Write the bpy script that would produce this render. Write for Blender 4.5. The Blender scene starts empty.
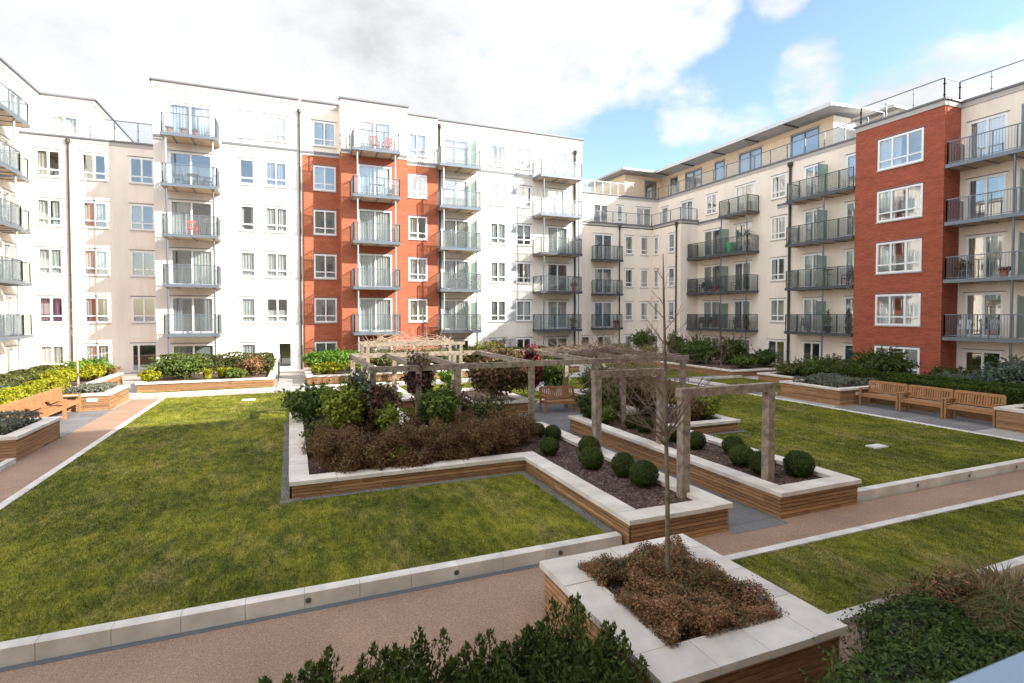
import bpy, math, random
import numpy as np
from mathutils import Vector
random.seed(7)
RNG = np.random.default_rng(11)
S = bpy.context.scene
COL = S.collection
R = math.radians

# ------------------------------------------------------------------ helpers
WL = {}                                   # world location of every empty / parent

def link(o, parent=None):
    COL.objects.link(o)
    if parent is not None:
        o.parent = parent
    return o

def tag(o, label=None, cat=None, group=None, kind=None):
    if label: o['label'] = label
    if cat: o['category'] = cat
    if group: o['group'] = group
    if kind: o['kind'] = kind
    return o

def empty(name, loc, label=None, cat=None, group=None, rz=0.0):
    o = bpy.data.objects.new(name, None)
    o.empty_display_size = 0.2
    o.location = loc
    o.rotation_euler = (0, 0, rz)
    link(o)
    WL[o] = Vector(loc)
    tag(o, label, cat, group)
    return o

class MB:
    def __init__(self):
        self.v = []; self.f = []
    def poly(self, pts):
        n = len(self.v); self.v += [tuple(p) for p in pts]
        self.f.append(tuple(range(n, n + len(pts))))
    def hexa(self, b, t):
        n = len(self.v); self.v += [tuple(p) for p in b] + [tuple(p) for p in t]
        self.f += [(n+3, n+2, n+1, n), (n+4, n+5, n+6, n+7)]
        for i in range(4):
            j = (i + 1) % 4
            self.f.append((n+i, n+j, n+4+j, n+4+i))
    def box(self, x0, x1, y0, y1, z0, z1):
        if x0 > x1: x0, x1 = x1, x0
        if y0 > y1: y0, y1 = y1, y0
        self.hexa([(x0,y0,z0),(x1,y0,z0),(x1,y1,z0),(x0,y1,z0)],
                  [(x0,y0,z1),(x1,y0,z1),(x1,y1,z1),(x0,y1,z1)])
    def bar(self, p, q, w, h=None, upv=(0,0,1)):
        h = h or w
        p = Vector(p); q = Vector(q); d = (q-p).normalized(); u = Vector(upv)
        if abs(d.dot(u)) > .95: u = Vector((1,0,0))
        s = d.cross(u).normalized(); u = s.cross(d)
        def ring(c): return [c - s*w/2 - u*h/2, c + s*w/2 - u*h/2, c + s*w/2 + u*h/2, c - s*w/2 + u*h/2]
        self.hexa(ring(q), ring(p))
    def tube(self, pts, rad, n=6, cap=True):
        pts = [Vector(p) for p in pts]
        if not isinstance(rad, (list, tuple)): rad = [rad]*len(pts)
        base = len(self.v)
        ref = Vector((0.31, 0.95, 0.1))
        for i, p in enumerate(pts):
            d = (pts[min(i+1, len(pts)-1)] - pts[max(i-1, 0)])
            d = d.normalized() if d.length > 1e-9 else Vector((0,0,1))
            s = d.cross(ref)
            if s.length < 1e-3: s = d.cross(Vector((1,0,0)))
            s.normalize(); t = d.cross(s)
            for k in range(n):
                a = 2*math.pi*k/n
                self.v.append(tuple(p + (s*math.cos(a) + t*math.sin(a))*rad[i]))
        for i in range(len(pts)-1):
            for k in range(n):
                a = base + i*n + k; b = base + i*n + (k+1) % n
                self.f.append((a, b, b+n, a+n))
        if cap:
            self.f.append(tuple(base + (len(pts)-1)*n + k for k in range(n)))
            self.f.append(tuple(base + n-1-k for k in range(n)))
    def lathe(self, c, prof, n=16):
        cx, cy, cz = c; base = len(self.v)
        for r, z in prof:
            for k in range(n):
                a = 2*math.pi*k/n
                self.v.append((cx + r*math.cos(a), cy + r*math.sin(a), cz + z))
        for i in range(len(prof)-1):
            for k in range(n):
                a = base + i*n + k; b = base + i*n + (k+1) % n
                self.f.append((a, b, b+n, a+n))
        self.f.append(tuple(base + n-1-k for k in range(n)))
        self.f.append(tuple(base + (len(prof)-1)*n + k for k in range(n)))
    def ellipsoid(self, c, r, nu=14, nv=9, wob=0.0, rng=None):
        base = len(self.v)
        for j in range(nv+1):
            th = math.pi*j/nv
            for i in range(nu):
                ph = 2*math.pi*i/nu
                k = 1 + (wob*(rng.random()-.5)*2 if rng is not None else 0)
                self.v.append((c[0]+r[0]*k*math.sin(th)*math.cos(ph), c[1]+r[1]*k*math.sin(th)*math.sin(ph), c[2]+r[2]*k*math.cos(th)))
        for j in range(nv):
            for i in range(nu):
                a = base+j*nu+i; b = base+j*nu+(i+1) % nu
                self.f.append((a, a+nu, b+nu, b))
    def build(self, name, mat, parent=None, smooth=False, local=False, mesh=None):
        me = bpy.data.meshes.new(name)
        off = (0,0,0) if (parent is None or local) else WL.get(parent, Vector((0,0,0)))
        v = [(a-off[0], b-off[1], c-off[2]) for a, b, c in self.v]
        me.from_pydata(v, [], self.f); me.update()
        if smooth:
            me.polygons.foreach_set('use_smooth', [True]*len(me.polygons))
        if mat: me.materials.append(mat)
        o = bpy.data.objects.new(name, me)
        link(o, parent)
        return o

def place(name, me, parent, loc, rz=0.0):
    o = bpy.data.objects.new(name, me); link(o, parent)
    o.location = loc; o.rotation_euler = (0, 0, rz)
    return o

KIDS = {}
def copy_tree(o, parent=None):
    c = o.copy(); COL.objects.link(c); c.parent = parent
    for ch in list(o.children): copy_tree(ch, c)
    return c

def fastmesh(name, verts, nper, mat, parent=None, offs=(0,0,0)):
    """verts (N*nper,3) -> N faces with nper corners"""
    verts = np.asarray(verts, dtype=np.float32) - np.asarray(offs, dtype=np.float32)
    nv = len(verts); nf = nv//nper
    me = bpy.data.meshes.new(name)
    me.vertices.add(nv); me.vertices.foreach_set('co', verts.ravel())
    me.loops.add(nv); me.loops.foreach_set('vertex_index', np.arange(nv, dtype=np.int32))
    me.polygons.add(nf)
    me.polygons.foreach_set('loop_start', np.arange(0, nv, nper, dtype=np.int32))
    me.polygons.foreach_set('loop_total', np.full(nf, nper, dtype=np.int32))
    me.update(calc_edges=True)
    me.materials.append(mat)
    o = bpy.data.objects.new(name, me); link(o, parent)
    return o

# ------------------------------------------------------------------ materials
def newmat(name):
    m = bpy.data.materials.new(name); m.use_nodes = True
    nt = m.node_tree
    for n in list(nt.nodes): nt.nodes.remove(n)
    out = nt.nodes.new('ShaderNodeOutputMaterial')
    return m, nt, out

def N(nt, t, **kw):
    n = nt.nodes.new(t)
    for k, v in kw.items():
        if k in n.inputs: n.inputs[k].default_value = v
        else: setattr(n, k, v)
    return n

def ramp(nt, fac, stops):
    r = nt.nodes.new('ShaderNodeValToRGB')
    el = r.color_ramp.elements
    while len(el) < len(stops): el.new(0.5)
    for e, (p, c) in zip(el, stops):
        e.position = p; e.color = (*c, 1)
    nt.links.new(fac, r.inputs['Fac'])
    return r.outputs['Color']

def mixc(nt, fac, a, b, mode='MIX'):
    m = nt.nodes.new('ShaderNodeMix'); m.data_type = 'RGBA'; m.blend_type = mode
    for s, v in ((m.inputs[0], fac), (m.inputs[6], a), (m.inputs[7], b)):
        if isinstance(v, (int, float)): s.default_value = v
        elif isinstance(v, tuple): s.default_value = (*v, 1) if len(v) == 3 else v
        else: nt.links.new(v, s)
    return m.outputs[2]

def pos(nt, scale=(1,1,1)):
    g = nt.nodes.new('ShaderNodeNewGeometry')
    mp = nt.nodes.new('ShaderNodeMapping'); mp.inputs['Scale'].default_value = scale
    nt.links.new(g.outputs['Position'], mp.inputs['Vector'])
    return mp.outputs['Vector'], g

def noise(nt, vec, scale, detail=4, rough=.55):
    n = nt.nodes.new('ShaderNodeTexNoise')
    n.inputs['Scale'].default_value = scale; n.inputs['Detail'].default_value = detail
    n.inputs['Roughness'].default_value = rough
    nt.links.new(vec, n.inputs['Vector'])
    return n.outputs['Fac']

def bump(nt, h, strength, dist):
    b = nt.nodes.new('ShaderNodeBump')
    b.inputs['Strength'].default_value = strength; b.inputs['Distance'].default_value = dist
    nt.links.new(h, b.inputs['Height'])
    return b.outputs['Normal']

def rough_mat(name, c1, c2, scale=3, rough=.8, bscale=None, bdist=.003, spec=.3, metallic=0, island=0.0, stretch=(1,1,1), detail=5):
    m, nt, out = newmat(name)
    p = nt.nodes.new('ShaderNodeBsdfPrincipled')
    vec, g = pos(nt, stretch)
    n = noise(nt, vec, scale, detail)
    c = ramp(nt, n, [(.32, c1), (.68, c2)])
    if island:
        h = nt.nodes.new('ShaderNodeHueSaturation')
        mr = N(nt, 'ShaderNodeMapRange'); mr.inputs['To Min'].default_value = 1-island; mr.inputs['To Max'].default_value = 1+island
        nt.links.new(g.outputs['Random Per Island'], mr.inputs['Value'])
        nt.links.new(mr.outputs['Result'], h.inputs['Value']); nt.links.new(c, h.inputs['Color'])
        c = h.outputs['Color']
    nt.links.new(c, p.inputs['Base Color'])
    p.inputs['Roughness'].default_value = rough
    p.inputs['Specular IOR Level'].default_value = spec
    p.inputs['Metallic'].default_value = metallic
    if bscale:
        v2, _ = pos(nt, stretch)
        nt.links.new(bump(nt, noise(nt, v2, bscale, 5), .7, bdist), p.inputs['Normal'])
    nt.links.new(p.outputs[0], out.inputs['Surface'])
    return m

def render_wall(name, c, stain=.12):
    """painted render with faint rain streaks and blotches"""
    m, nt, out = newmat(name)
    p = nt.nodes.new('ShaderNodeBsdfPrincipled')
    v1, _ = pos(nt, (1.2, 1.2, .12)); v2, _ = pos(nt, (1,1,1))
    a = noise(nt, v1, 1.6, 6, .65); b = noise(nt, v2, .5, 4)
    dk = tuple(x*(1-stain) for x in c)
    col = ramp(nt, a, [(.38, dk), (.58, c)])
    col = mixc(nt, ramp(nt, b, [(.3, (0,0,0)), (.75, (1,1,1))]), col, tuple(min(1, x*1.04) for x in c))
    nt.links.new(col, p.inputs['Base Color'])
    p.inputs['Roughness'].default_value = .9; p.inputs['Specular IOR Level'].default_value = .2
    nt.links.new(bump(nt, noise(nt, v2, 60, 3), .35, .004), p.inputs['Normal'])
    nt.links.new(p.outputs[0], out.inputs['Surface'])
    return m

def brick_mat(name, c1, c2, mortar):
    m, nt, out = newmat(name)
    p = nt.nodes.new('ShaderNodeBsdfPrincipled')
    g = nt.nodes.new('ShaderNodeNewGeometry')
    sx = nt.nodes.new('ShaderNodeSeparateXYZ'); nt.links.new(g.outputs['Position'], sx.inputs[0])
    ad = nt.nodes.new('ShaderNodeMath'); ad.operation = 'ADD'
    nt.links.new(sx.outputs[0], ad.inputs[0]); nt.links.new(sx.outputs[1], ad.inputs[1])
    cb = nt.nodes.new('ShaderNodeCombineXYZ')
    nt.links.new(ad.outputs[0], cb.inputs[0]); nt.links.new(sx.outputs[2], cb.inputs[1])
    b = nt.nodes.new('ShaderNodeTexBrick')
    b.inputs['Scale'].default_value = 1; b.inputs['Brick Width'].default_value = .225; b.inputs['Row Height'].default_value = .075
    b.inputs['Mortar Size'].default_value = .006; b.inputs['Bias'].default_value = -.1
    b.inputs['Color1'].default_value = (*c1, 1); b.inputs['Color2'].default_value = (*c2, 1); b.inputs['Mortar'].default_value = (*mortar, 1)
    nt.links.new(cb.outputs[0], b.inputs['Vector'])
    mp = nt.nodes.new('ShaderNodeMapping'); mp.inputs['Scale'].default_value = (.6, 2.2, 1)
    nt.links.new(cb.outputs[0], mp.inputs[0])
    n = noise(nt, mp.outputs[0], 1.6, 6, .7)
    col = mixc(nt, .55, b.outputs['Color'], ramp(nt, n, [(.35, (.55,.5,.48)), (.65, (1,1,1))]), 'MULTIPLY')
    nt.links.new(col, p.inputs['Base Color'])
    p.inputs['Roughness'].default_value = .85; p.inputs['Specular IOR Level'].default_value = .25
    nt.links.new(bump(nt, b.outputs['Fac'], -.5, .006), p.inputs['Normal'])
    nt.links.new(p.outputs[0], out.inputs['Surface'])
    return m

def glass_mat(name, tint, gloss=1.0, haze=0.0, hcol=(.8,.85,.85), base=.06):
    m, nt, out = newmat(name)
    t = N(nt, 'ShaderNodeBsdfTransparent'); t.inputs[0].default_value = (*tint, 1)
    g = N(nt, 'ShaderNodeBsdfGlossy'); g.inputs['Roughness'].default_value = .02; g.inputs[0].default_value = (gloss, gloss, gloss, 1)
    # thin sheet: Schlick reflectance, the same from both sides
    ge = N(nt, 'ShaderNodeNewGeometry'); dp = N(nt, 'ShaderNodeVectorMath'); dp.operation = 'DOT_PRODUCT'
    nt.links.new(ge.outputs['Incoming'], dp.inputs[0]); nt.links.new(ge.outputs['Normal'], dp.inputs[1])
    ab = N(nt, 'ShaderNodeMath'); ab.operation = 'ABSOLUTE'; nt.links.new(dp.outputs['Value'], ab.inputs[0])
    su = N(nt, 'ShaderNodeMath'); su.operation = 'SUBTRACT'; su.inputs[0].default_value = 1; nt.links.new(ab.outputs[0], su.inputs[1])
    pw_ = N(nt, 'ShaderNodeMath'); pw_.operation = 'POWER'; pw_.inputs[1].default_value = 5; nt.links.new(su.outputs[0], pw_.inputs[0])
    ma = N(nt, 'ShaderNodeMath'); ma.operation = 'MULTIPLY_ADD'; ma.use_clamp = True
    nt.links.new(pw_.outputs[0], ma.inputs[0]); ma.inputs[1].default_value = .9-base; ma.inputs[2].default_value = .05+base
    mx = N(nt, 'ShaderNodeMixShader'); nt.links.new(ma.outputs[0], mx.inputs[0])
    nt.links.new(t.outputs[0], mx.inputs[1]); nt.links.new(g.outputs[0], mx.inputs[2])
    res = mx.outputs[0]
    if haze:
        d = N(nt, 'ShaderNodeBsdfDiffuse'); d.inputs[0].default_value = (*hcol, 1)
        tl = N(nt, 'ShaderNodeBsdfTranslucent'); tl.inputs[0].default_value = (*hcol, 1)
        a = N(nt, 'ShaderNodeMixShader'); a.inputs[0].default_value = .45
        nt.links.new(d.outputs[0], a.inputs[1]); nt.links.new(tl.outputs[0], a.inputs[2])
        m2 = N(nt, 'ShaderNodeMixShader'); m2.inputs[0].default_value = haze
        nt.links.new(res, m2.inputs[1]); nt.links.new(a.outputs[0], m2.inputs[2]); res = m2.outputs[0]
    nt.links.new(res, out.inputs['Surface'])
    return m

def cloth_mat(name, c, tr=.35):
    m, nt, out = newmat(name)
    d = N(nt, 'ShaderNodeBsdfDiffuse'); t = N(nt, 'ShaderNodeBsdfTranslucent')
    v, _ = pos(nt, (6, 6, .4)); n = noise(nt, v, 3, 3)
    c2 = ramp(nt, n, [(.3, tuple(x*.82 for x in c)), (.7, c)])
    nt.links.new(c2, d.inputs[0]); nt.links.new(c2, t.inputs[0])
    mx = N(nt, 'ShaderNodeMixShader'); mx.inputs[0].default_value = tr
    nt.links.new(d.outputs[0], mx.inputs[1]); nt.links.new(t.outputs[0], mx.inputs[2])
    nt.links.new(mx.outputs[0], out.inputs['Surface'])
    return m

def leaf_mat(name, stops, patch=1.2, tr=.25, gloss=.15):
    """leaf colours vary per leaf and in loose patches"""
    m, nt, out = newmat(name)
    vec, g = pos(nt)
    n = noise(nt, vec, patch, 3)
    a = N(nt, 'ShaderNodeMath'); a.operation = 'MULTIPLY_ADD'; a.inputs[1].default_value = .55
    nt.links.new(g.outputs['Random Per Island'], a.inputs[0])
    b = N(nt, 'ShaderNodeMath'); b.operation = 'MULTIPLY_ADD'; b.inputs[1].default_value = 1.1; b.inputs[2].default_value = -.32
    nt.links.new(n, b.inputs[0]); nt.links.new(b.outputs[0], a.inputs[2])
    k = len(stops)
    col = ramp(nt, a.outputs[0], [((i+.0)/(k-1) if k > 1 else 0, c) for i, c in enumerate(stops)])
    p = N(nt, 'ShaderNodeBsdfPrincipled'); p.inputs['Roughness'].default_value = .55; p.inputs['Specular IOR Level'].default_value = gloss
    nt.links.new(col, p.inputs['Base Color'])
    t = N(nt, 'ShaderNodeBsdfTranslucent'); nt.links.new(col, t.inputs[0])
    mx = N(nt, 'ShaderNodeMixShader'); mx.inputs[0].default_value = tr
    nt.links.new(p.outputs[0], mx.inputs[1]); nt.links.new(t.outputs[0], mx.inputs[2])
    nt.links.new(mx.outputs[0], out.inputs['Surface'])
    return m

def plain(name, c, rough=.5, metallic=0, spec=.5):
    return rough_mat(name, tuple(x*.93 for x in c), c, 2.5, rough, None, spec=spec, metallic=metallic)

M = {}
M['white'] = render_wall('white_render', (.77,.72,.645), .15)
M['cream'] = render_wall('cream_render', (.80,.71,.58))
M['cream2'] = render_wall('pale_cream_render', (.84,.765,.67))
M['rcream'] = render_wall('warm_cream_render', (.82,.73,.62))
M['panel'] = plain('grey_panel', (.42,.42,.44), .6)
M['brick'] = brick_mat('orange_red_brick', (.47,.125,.055), (.37,.092,.042), (.42,.25,.17))
M['brick2'] = brick_mat('deep_red_brick', (.43,.098,.050), (.31,.066,.036), (.32,.17,.12))
M['wood'] = rough_mat('cedar_cladding', (.62,.45,.30), (.76,.585,.42), 2, .6, None, island=.1, stretch=(1,1,8))
M['coping'] = plain('grey_metal_coping', (.17,.175,.195), .5, .2)
M['proof'] = plain('pale_grey_roof_edge', (.62,.62,.62), .6)
M['pipe'] = plain('dark_brown_pipe', (.045,.035,.032), .5)
M['fascia'] = plain('pale_fascia', (.46,.43,.40), .6)
M['dmetal'] = plain('dark_grey_metal', (.075,.085,.10), .45, .3)
M['gmetal'] = plain('mid_grey_metal', (.16,.19,.22), .4, .4)
M['lmetal'] = plain('light_grey_metal', (.42,.45,.47), .4, .4)
M['soffit'] = rough_mat('soffit_board', (.52,.38,.25), (.62,.47,.32), 2, .7)
M['upvc'] = plain('white_window_frame', (.82,.82,.81), .35)
M['gframe'] = plain('grey_window_frame', (.13,.16,.18), .4)
M['glass'] = glass_mat('window_glass', (.80,.86,.86), 1.0, base=.20)
M['bglass'] = glass_mat('balcony_glass', (.93,.955,.95), .8, .055, (.84,.86,.86), base=.015)
M['mglass'] = glass_mat('clear_balcony_panel', (.84,.86,.85), .8, .05, (.60,.60,.58), base=.0)
M['fglass'] = glass_mat('frosted_green_glass', (.62,.74,.68), .6, .45, (.48,.58,.52))
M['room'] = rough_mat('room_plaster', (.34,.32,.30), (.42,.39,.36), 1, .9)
for k, c in dict(cwhite=(.80,.79,.76), ccream=(.72,.66,.55), cgrey=(.45,.45,.47), cpink=(.30,.08,.17), cred=(.20,.03,.05), cblue=(.10,.28,.42), cyellow=(.55,.46,.10), cgreen=(.10,.13,.035)).items():
    M[k] = cloth_mat('curtain_' + k[1:], c)
M['stone'] = rough_mat('pale_stone', (.57,.505,.43), (.755,.68,.59), 2.2, .8, 90, .002, island=.07)
M['kerb'] = rough_mat('concrete_kerb', (.54,.495,.435), (.74,.69,.615), 2.6, .85, 80, .002, island=.06)
M['timber'] = rough_mat('brown_timber', (.27,.140,.064), (.42,.235,.115), 5, .7, 30, .003, island=.30, stretch=(1,1,9))
M['oldwood'] = rough_mat('weathered_oak', (.15,.115,.082), (.35,.285,.215), 4, .85, 40, .004, island=.12, stretch=(2,2,2))
M['teak'] = rough_mat('teak', (.29,.14,.060), (.40,.21,.095), 4, .6, None, island=.12, stretch=(3,3,8))
M['bark'] = rough_mat('bark', (.12,.10,.06), (.22,.18,.12), 14, .9, 60, .004)
M['twig'] = rough_mat('twigs', (.13,.09,.065), (.25,.175,.13), 6, .9)
M['ptwig'] = rough_mat('pale_twigs', (.34,.25,.185), (.50,.385,.30), 6, .9)
M['core'] = rough_mat('dark_plant_core', (.03,.028,.016), (.05,.045,.025), 5, .95)  # dark colour for the solid cores added to block see-through
M['plastic_white'] = plain('white_plastic', (.75,.75,.73), .4)
M['plastic_black'] = plain('black_plastic', (.03,.032,.035), .4)
M['red'] = plain('red_fabric', (.70,.09,.05), .6)
M['orange'] = plain('orange_clay', (.62,.22,.08), .7)
M['green'] = plain('green_plastic', (.03,.32,.13), .5)
M['terracotta'] = plain('terracotta', (.42,.12,.07), .8)
M['rail'] = plain('blue_grey_paint', (.40,.50,.56), .35, .1)
M['plaque'] = plain('pale_plaque', (.72,.71,.68), .4)
M['lens'] = plain('lens', (.10,.085,.07), .3)

def soil_mat():
    m, nt, out = newmat('bark_mulch')
    p = N(nt, 'ShaderNodeBsdfPrincipled'); v, g = pos(nt)
    vo = N(nt, 'ShaderNodeTexVoronoi'); vo.inputs['Scale'].default_value = 26; nt.links.new(v, vo.inputs['Vector'])
    hs = N(nt, 'ShaderNodeSeparateColor'); nt.links.new(vo.outputs['Color'], hs.inputs[0])
    a = N(nt, 'ShaderNodeMath'); a.operation = 'ADD'; nt.links.new(hs.outputs[0], a.inputs[0]); nt.links.new(g.outputs['Random Per Island'], a.inputs[1])
    b = N(nt, 'ShaderNodeMath'); b.operation = 'FRACT'; nt.links.new(a.outputs[0], b.inputs[0])
    c = ramp(nt, b.outputs[0], [(0, (.035,.02,.014)), (.6, (.10,.055,.036)), (.93, (.17,.10,.065)), (1, (.36,.27,.2))])
    nt.links.new(c, p.inputs['Base Color']); p.inputs['Roughness'].default_value = .9
    nt.links.new(bump(nt, vo.outputs['Distance'], .8, .03), p.inputs['Normal'])
    nt.links.new(p.outputs[0], out.inputs['Surface']); return m
M['soil'] = soil_mat()

def grass_mat(name, blade):
    m, nt, out = newmat(name)
    v, g = pos(nt); v2, _ = pos(nt, (1.0, .45, 1))
    n1 = noise(nt, v, .38, 6, .62); n2 = noise(nt, v2, 4.2, 8, .80); n3 = noise(nt, v, 28, 3); n4 = noise(nt, v2, .95, 7, .7)
    s = N(nt, 'ShaderNodeMath'); s.operation = 'MULTIPLY_ADD'; s.inputs[1].default_value = .42
    nt.links.new(n1, s.inputs[0])
    s2 = N(nt, 'ShaderNodeMath'); s2.operation = 'MULTIPLY'; s2.inputs[1].default_value = .58; nt.links.new(n2, s2.inputs[0])
    nt.links.new(s2.outputs[0], s.inputs[2])
    c = ramp(nt, s.outputs[0], [(.38, (.054,.074,.007)), (.47, (.122,.140,.012)), (.54, (.225,.225,.022)), (.62, (.35,.33,.05))])
    c = mixc(nt, ramp(nt, n4, [(.50, (0,0,0)), (.68, (.7,.7,.7))]), c, ramp(nt, n2, [(.38, (.14,.125,.03)), (.62, (.46,.37,.15))]))
    if blade:
        c = mixc(nt, 1.0, c, ramp(nt, g.outputs['Random Per Island'], [(0, (.62,.66,.6)), (.7, (1.05,1.05,.95)), (1, (1.5,1.42,1.35))]), 'MULTIPLY')
    else:
        c = mixc(nt, .8, c, ramp(nt, n3, [(.3, (.55,.55,.5)), (.7, (1.1,1.1,1.0))]), 'MULTIPLY')
    p = N(nt, 'ShaderNodeBsdfPrincipled'); p.inputs['Roughness'].default_value = .7; p.inputs['Specular IOR Level'].default_value = .2
    nt.links.new(c, p.inputs['Base Color'])
    if blade:
        t = N(nt, 'ShaderNodeBsdfTranslucent'); nt.links.new(c, t.inputs[0])
        mx = N(nt, 'ShaderNodeMixShader'); mx.inputs[0].default_value = .3
        nt.links.new(p.outputs[0], mx.inputs[1]); nt.links.new(t.outputs[0], mx.inputs[2]); nt.links.new(mx.outputs[0], out.inputs['Surface'])
    else:
        nt.links.new(bump(nt, n3, .6, .03), p.inputs['Normal']); nt.links.new(p.outputs[0], out.inputs['Surface'])
    return m
M['grass'] = grass_mat('lawn_turf', False); M['blade'] = grass_mat('grass_blades', True)

def gravel_mat():
    m, nt, out = newmat('resin_gravel')
    p = N(nt, 'ShaderNodeBsdfPrincipled'); v, g = pos(nt)
    vo = N(nt, 'ShaderNodeTexVoronoi'); vo.inputs['Scale'].default_value = 120; nt.links.new(v, vo.inputs['Vector'])
    hs = N(nt, 'ShaderNodeSeparateColor'); nt.links.new(vo.outputs['Color'], hs.inputs[0])
    c = ramp(nt, hs.outputs[0], [(0, (.25,.155,.098)), (.5, (.345,.222,.146)), (.85, (.40,.268,.185)), (1, (.50,.37,.27))])
    big = noise(nt, v, .9, 5, .65)
    c = mixc(nt, .7, c, ramp(nt, big, [(.33, (.78,.76,.76)), (.6, (1.05,1.0,.97))]), 'MULTIPLY')
    nt.links.new(c, p.inputs['Base Color']); p.inputs['Roughness'].default_value = .9
    nt.links.new(bump(nt, vo.outputs['Distance'], .5, .006), p.inputs['Normal'])
    nt.links.new(p.outputs[0], out.inputs['Surface']); return m
M['gravel'] = gravel_mat()

def paving_mat(name, c1, c2, mort):
    m, nt, out = newmat(name)
    p = N(nt, 'ShaderNodeBsdfPrincipled'); v, g = pos(nt)
    b = N(nt, 'ShaderNodeTexBrick'); b.inputs['Scale'].default_value = 1; b.inputs['Brick Width'].default_value = .9; b.inputs['Row Height'].default_value = .6
    b.inputs['Mortar Size'].default_value = .008
    b.inputs['Color1'].default_value = (*c1, 1); b.inputs['Color2'].default_value = (*c2, 1); b.inputs['Mortar'].default_value = (*mort, 1)
    nt.links.new(v, b.inputs['Vector'])
    c = mixc(nt, .6, b.outputs['Color'], ramp(nt, noise(nt, v, 2.5, 6, .65), [(.3, (.72,.72,.72)), (.7, (1.1,1.1,1.1))]), 'MULTIPLY')
    nt.links.new(c, p.inputs['Base Color']); p.inputs['Roughness'].default_value = .75
    nt.links.new(p.outputs[0], out.inputs['Surface']); return m
M['paving'] = paving_mat('pale_paving', (.36,.34,.315), (.42,.40,.37), (.2,.19,.18))
M['slate'] = paving_mat('grey_paving', (.165,.160,.160), (.21,.205,.205), (.08,.08,.08))

F_ = {}
F_['box'] = leaf_mat('box_leaves', [(.022,.036,.006), (.050,.078,.010), (.095,.135,.016)])
F_['yew'] = leaf_mat('yew_leaves', [(.024,.038,.008), (.070,.098,.019), (.150,.18,.04)], 2.0)
F_['laurel'] = leaf_mat('laurel_leaves', [(.028,.048,.009), (.070,.115,.020), (.140,.205,.038)], 2.0, gloss=.25)
F_['olive'] = leaf_mat('olive_leaves', [(0.048,0.056,0.019), (0.112,0.128,0.035), (0.208,0.208,0.064)])
F_['brown'] = leaf_mat('brown_leaves', [(.065,.030,.018), (.18,.080,.046), (.17,.140,.042), (.30,.145,.085)], 1.6)
F_['heath'] = leaf_mat('russet_leaves', [(.055,.07,.018), (.13,.11,.040), (.38,.185,.090), (.58,.34,.19)], 2.4)
F_['purple'] = leaf_mat('purple_leaves', [(.05,.032,.024), (.14,.075,.055), (.24,.135,.095)])
F_['darkred'] = leaf_mat('dark_red_leaves', [(0.060,0.018,0.018), (0.195,0.038,0.045), (0.330,0.090,0.075)])
F_['mixdark'] = leaf_mat('dark_mixed_leaves', [(.05,.055,.018), (.12,.11,.035), (.21,.10,.062), (.18,.17,.06)], 2.0)
F_['lime'] = leaf_mat('lime_leaves', [(0.075,0.112,0.015), (0.200,0.250,0.031), (0.375,0.400,0.062)])
F_['yellow'] = leaf_mat('yellow_leaves', [(.13,.16,.014), (.31,.31,.018), (.48,.42,.035)])
F_['bright'] = leaf_mat('bright_green_leaves', [(.05,.11,.015), (.12,.24,.03), (.25,.36,.06)])
F_['blue'] = leaf_mat('blue_green_leaves', [(0.052,0.078,0.052), (0.130,0.169,0.117), (0.221,0.260,0.182)])
F_['lav'] = leaf_mat('grey_green_leaves', [(0.078,0.091,0.065), (0.169,0.182,0.130), (0.286,0.286,0.208)])
F_['straw'] = leaf_mat('straw_blades', [(0.084,0.098,0.028), (0.238,0.168,0.070), (0.420,0.308,0.140)])
F_['mid'] = leaf_mat('mid_green_leaves', [(.05,.078,.016), (.115,.165,.032), (.20,.25,.06)])

# ------------------------------------------------------------------ facades
class Fac:
    def __init__(s, ox, oy, ang):
        s.a = R(ang); s.U = (round(math.cos(s.a)), round(math.sin(s.a))); s.n = (s.U[1], -s.U[0]); s.o = (ox, oy)
    def P(s, u, z, d=0.0):
        return (s.o[0] + s.U[0]*u + s.n[0]*d, s.o[1] + s.U[1]*u + s.n[1]*d, z)

def lvl(k): return 2.4 + 2.82*(k-1)

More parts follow.
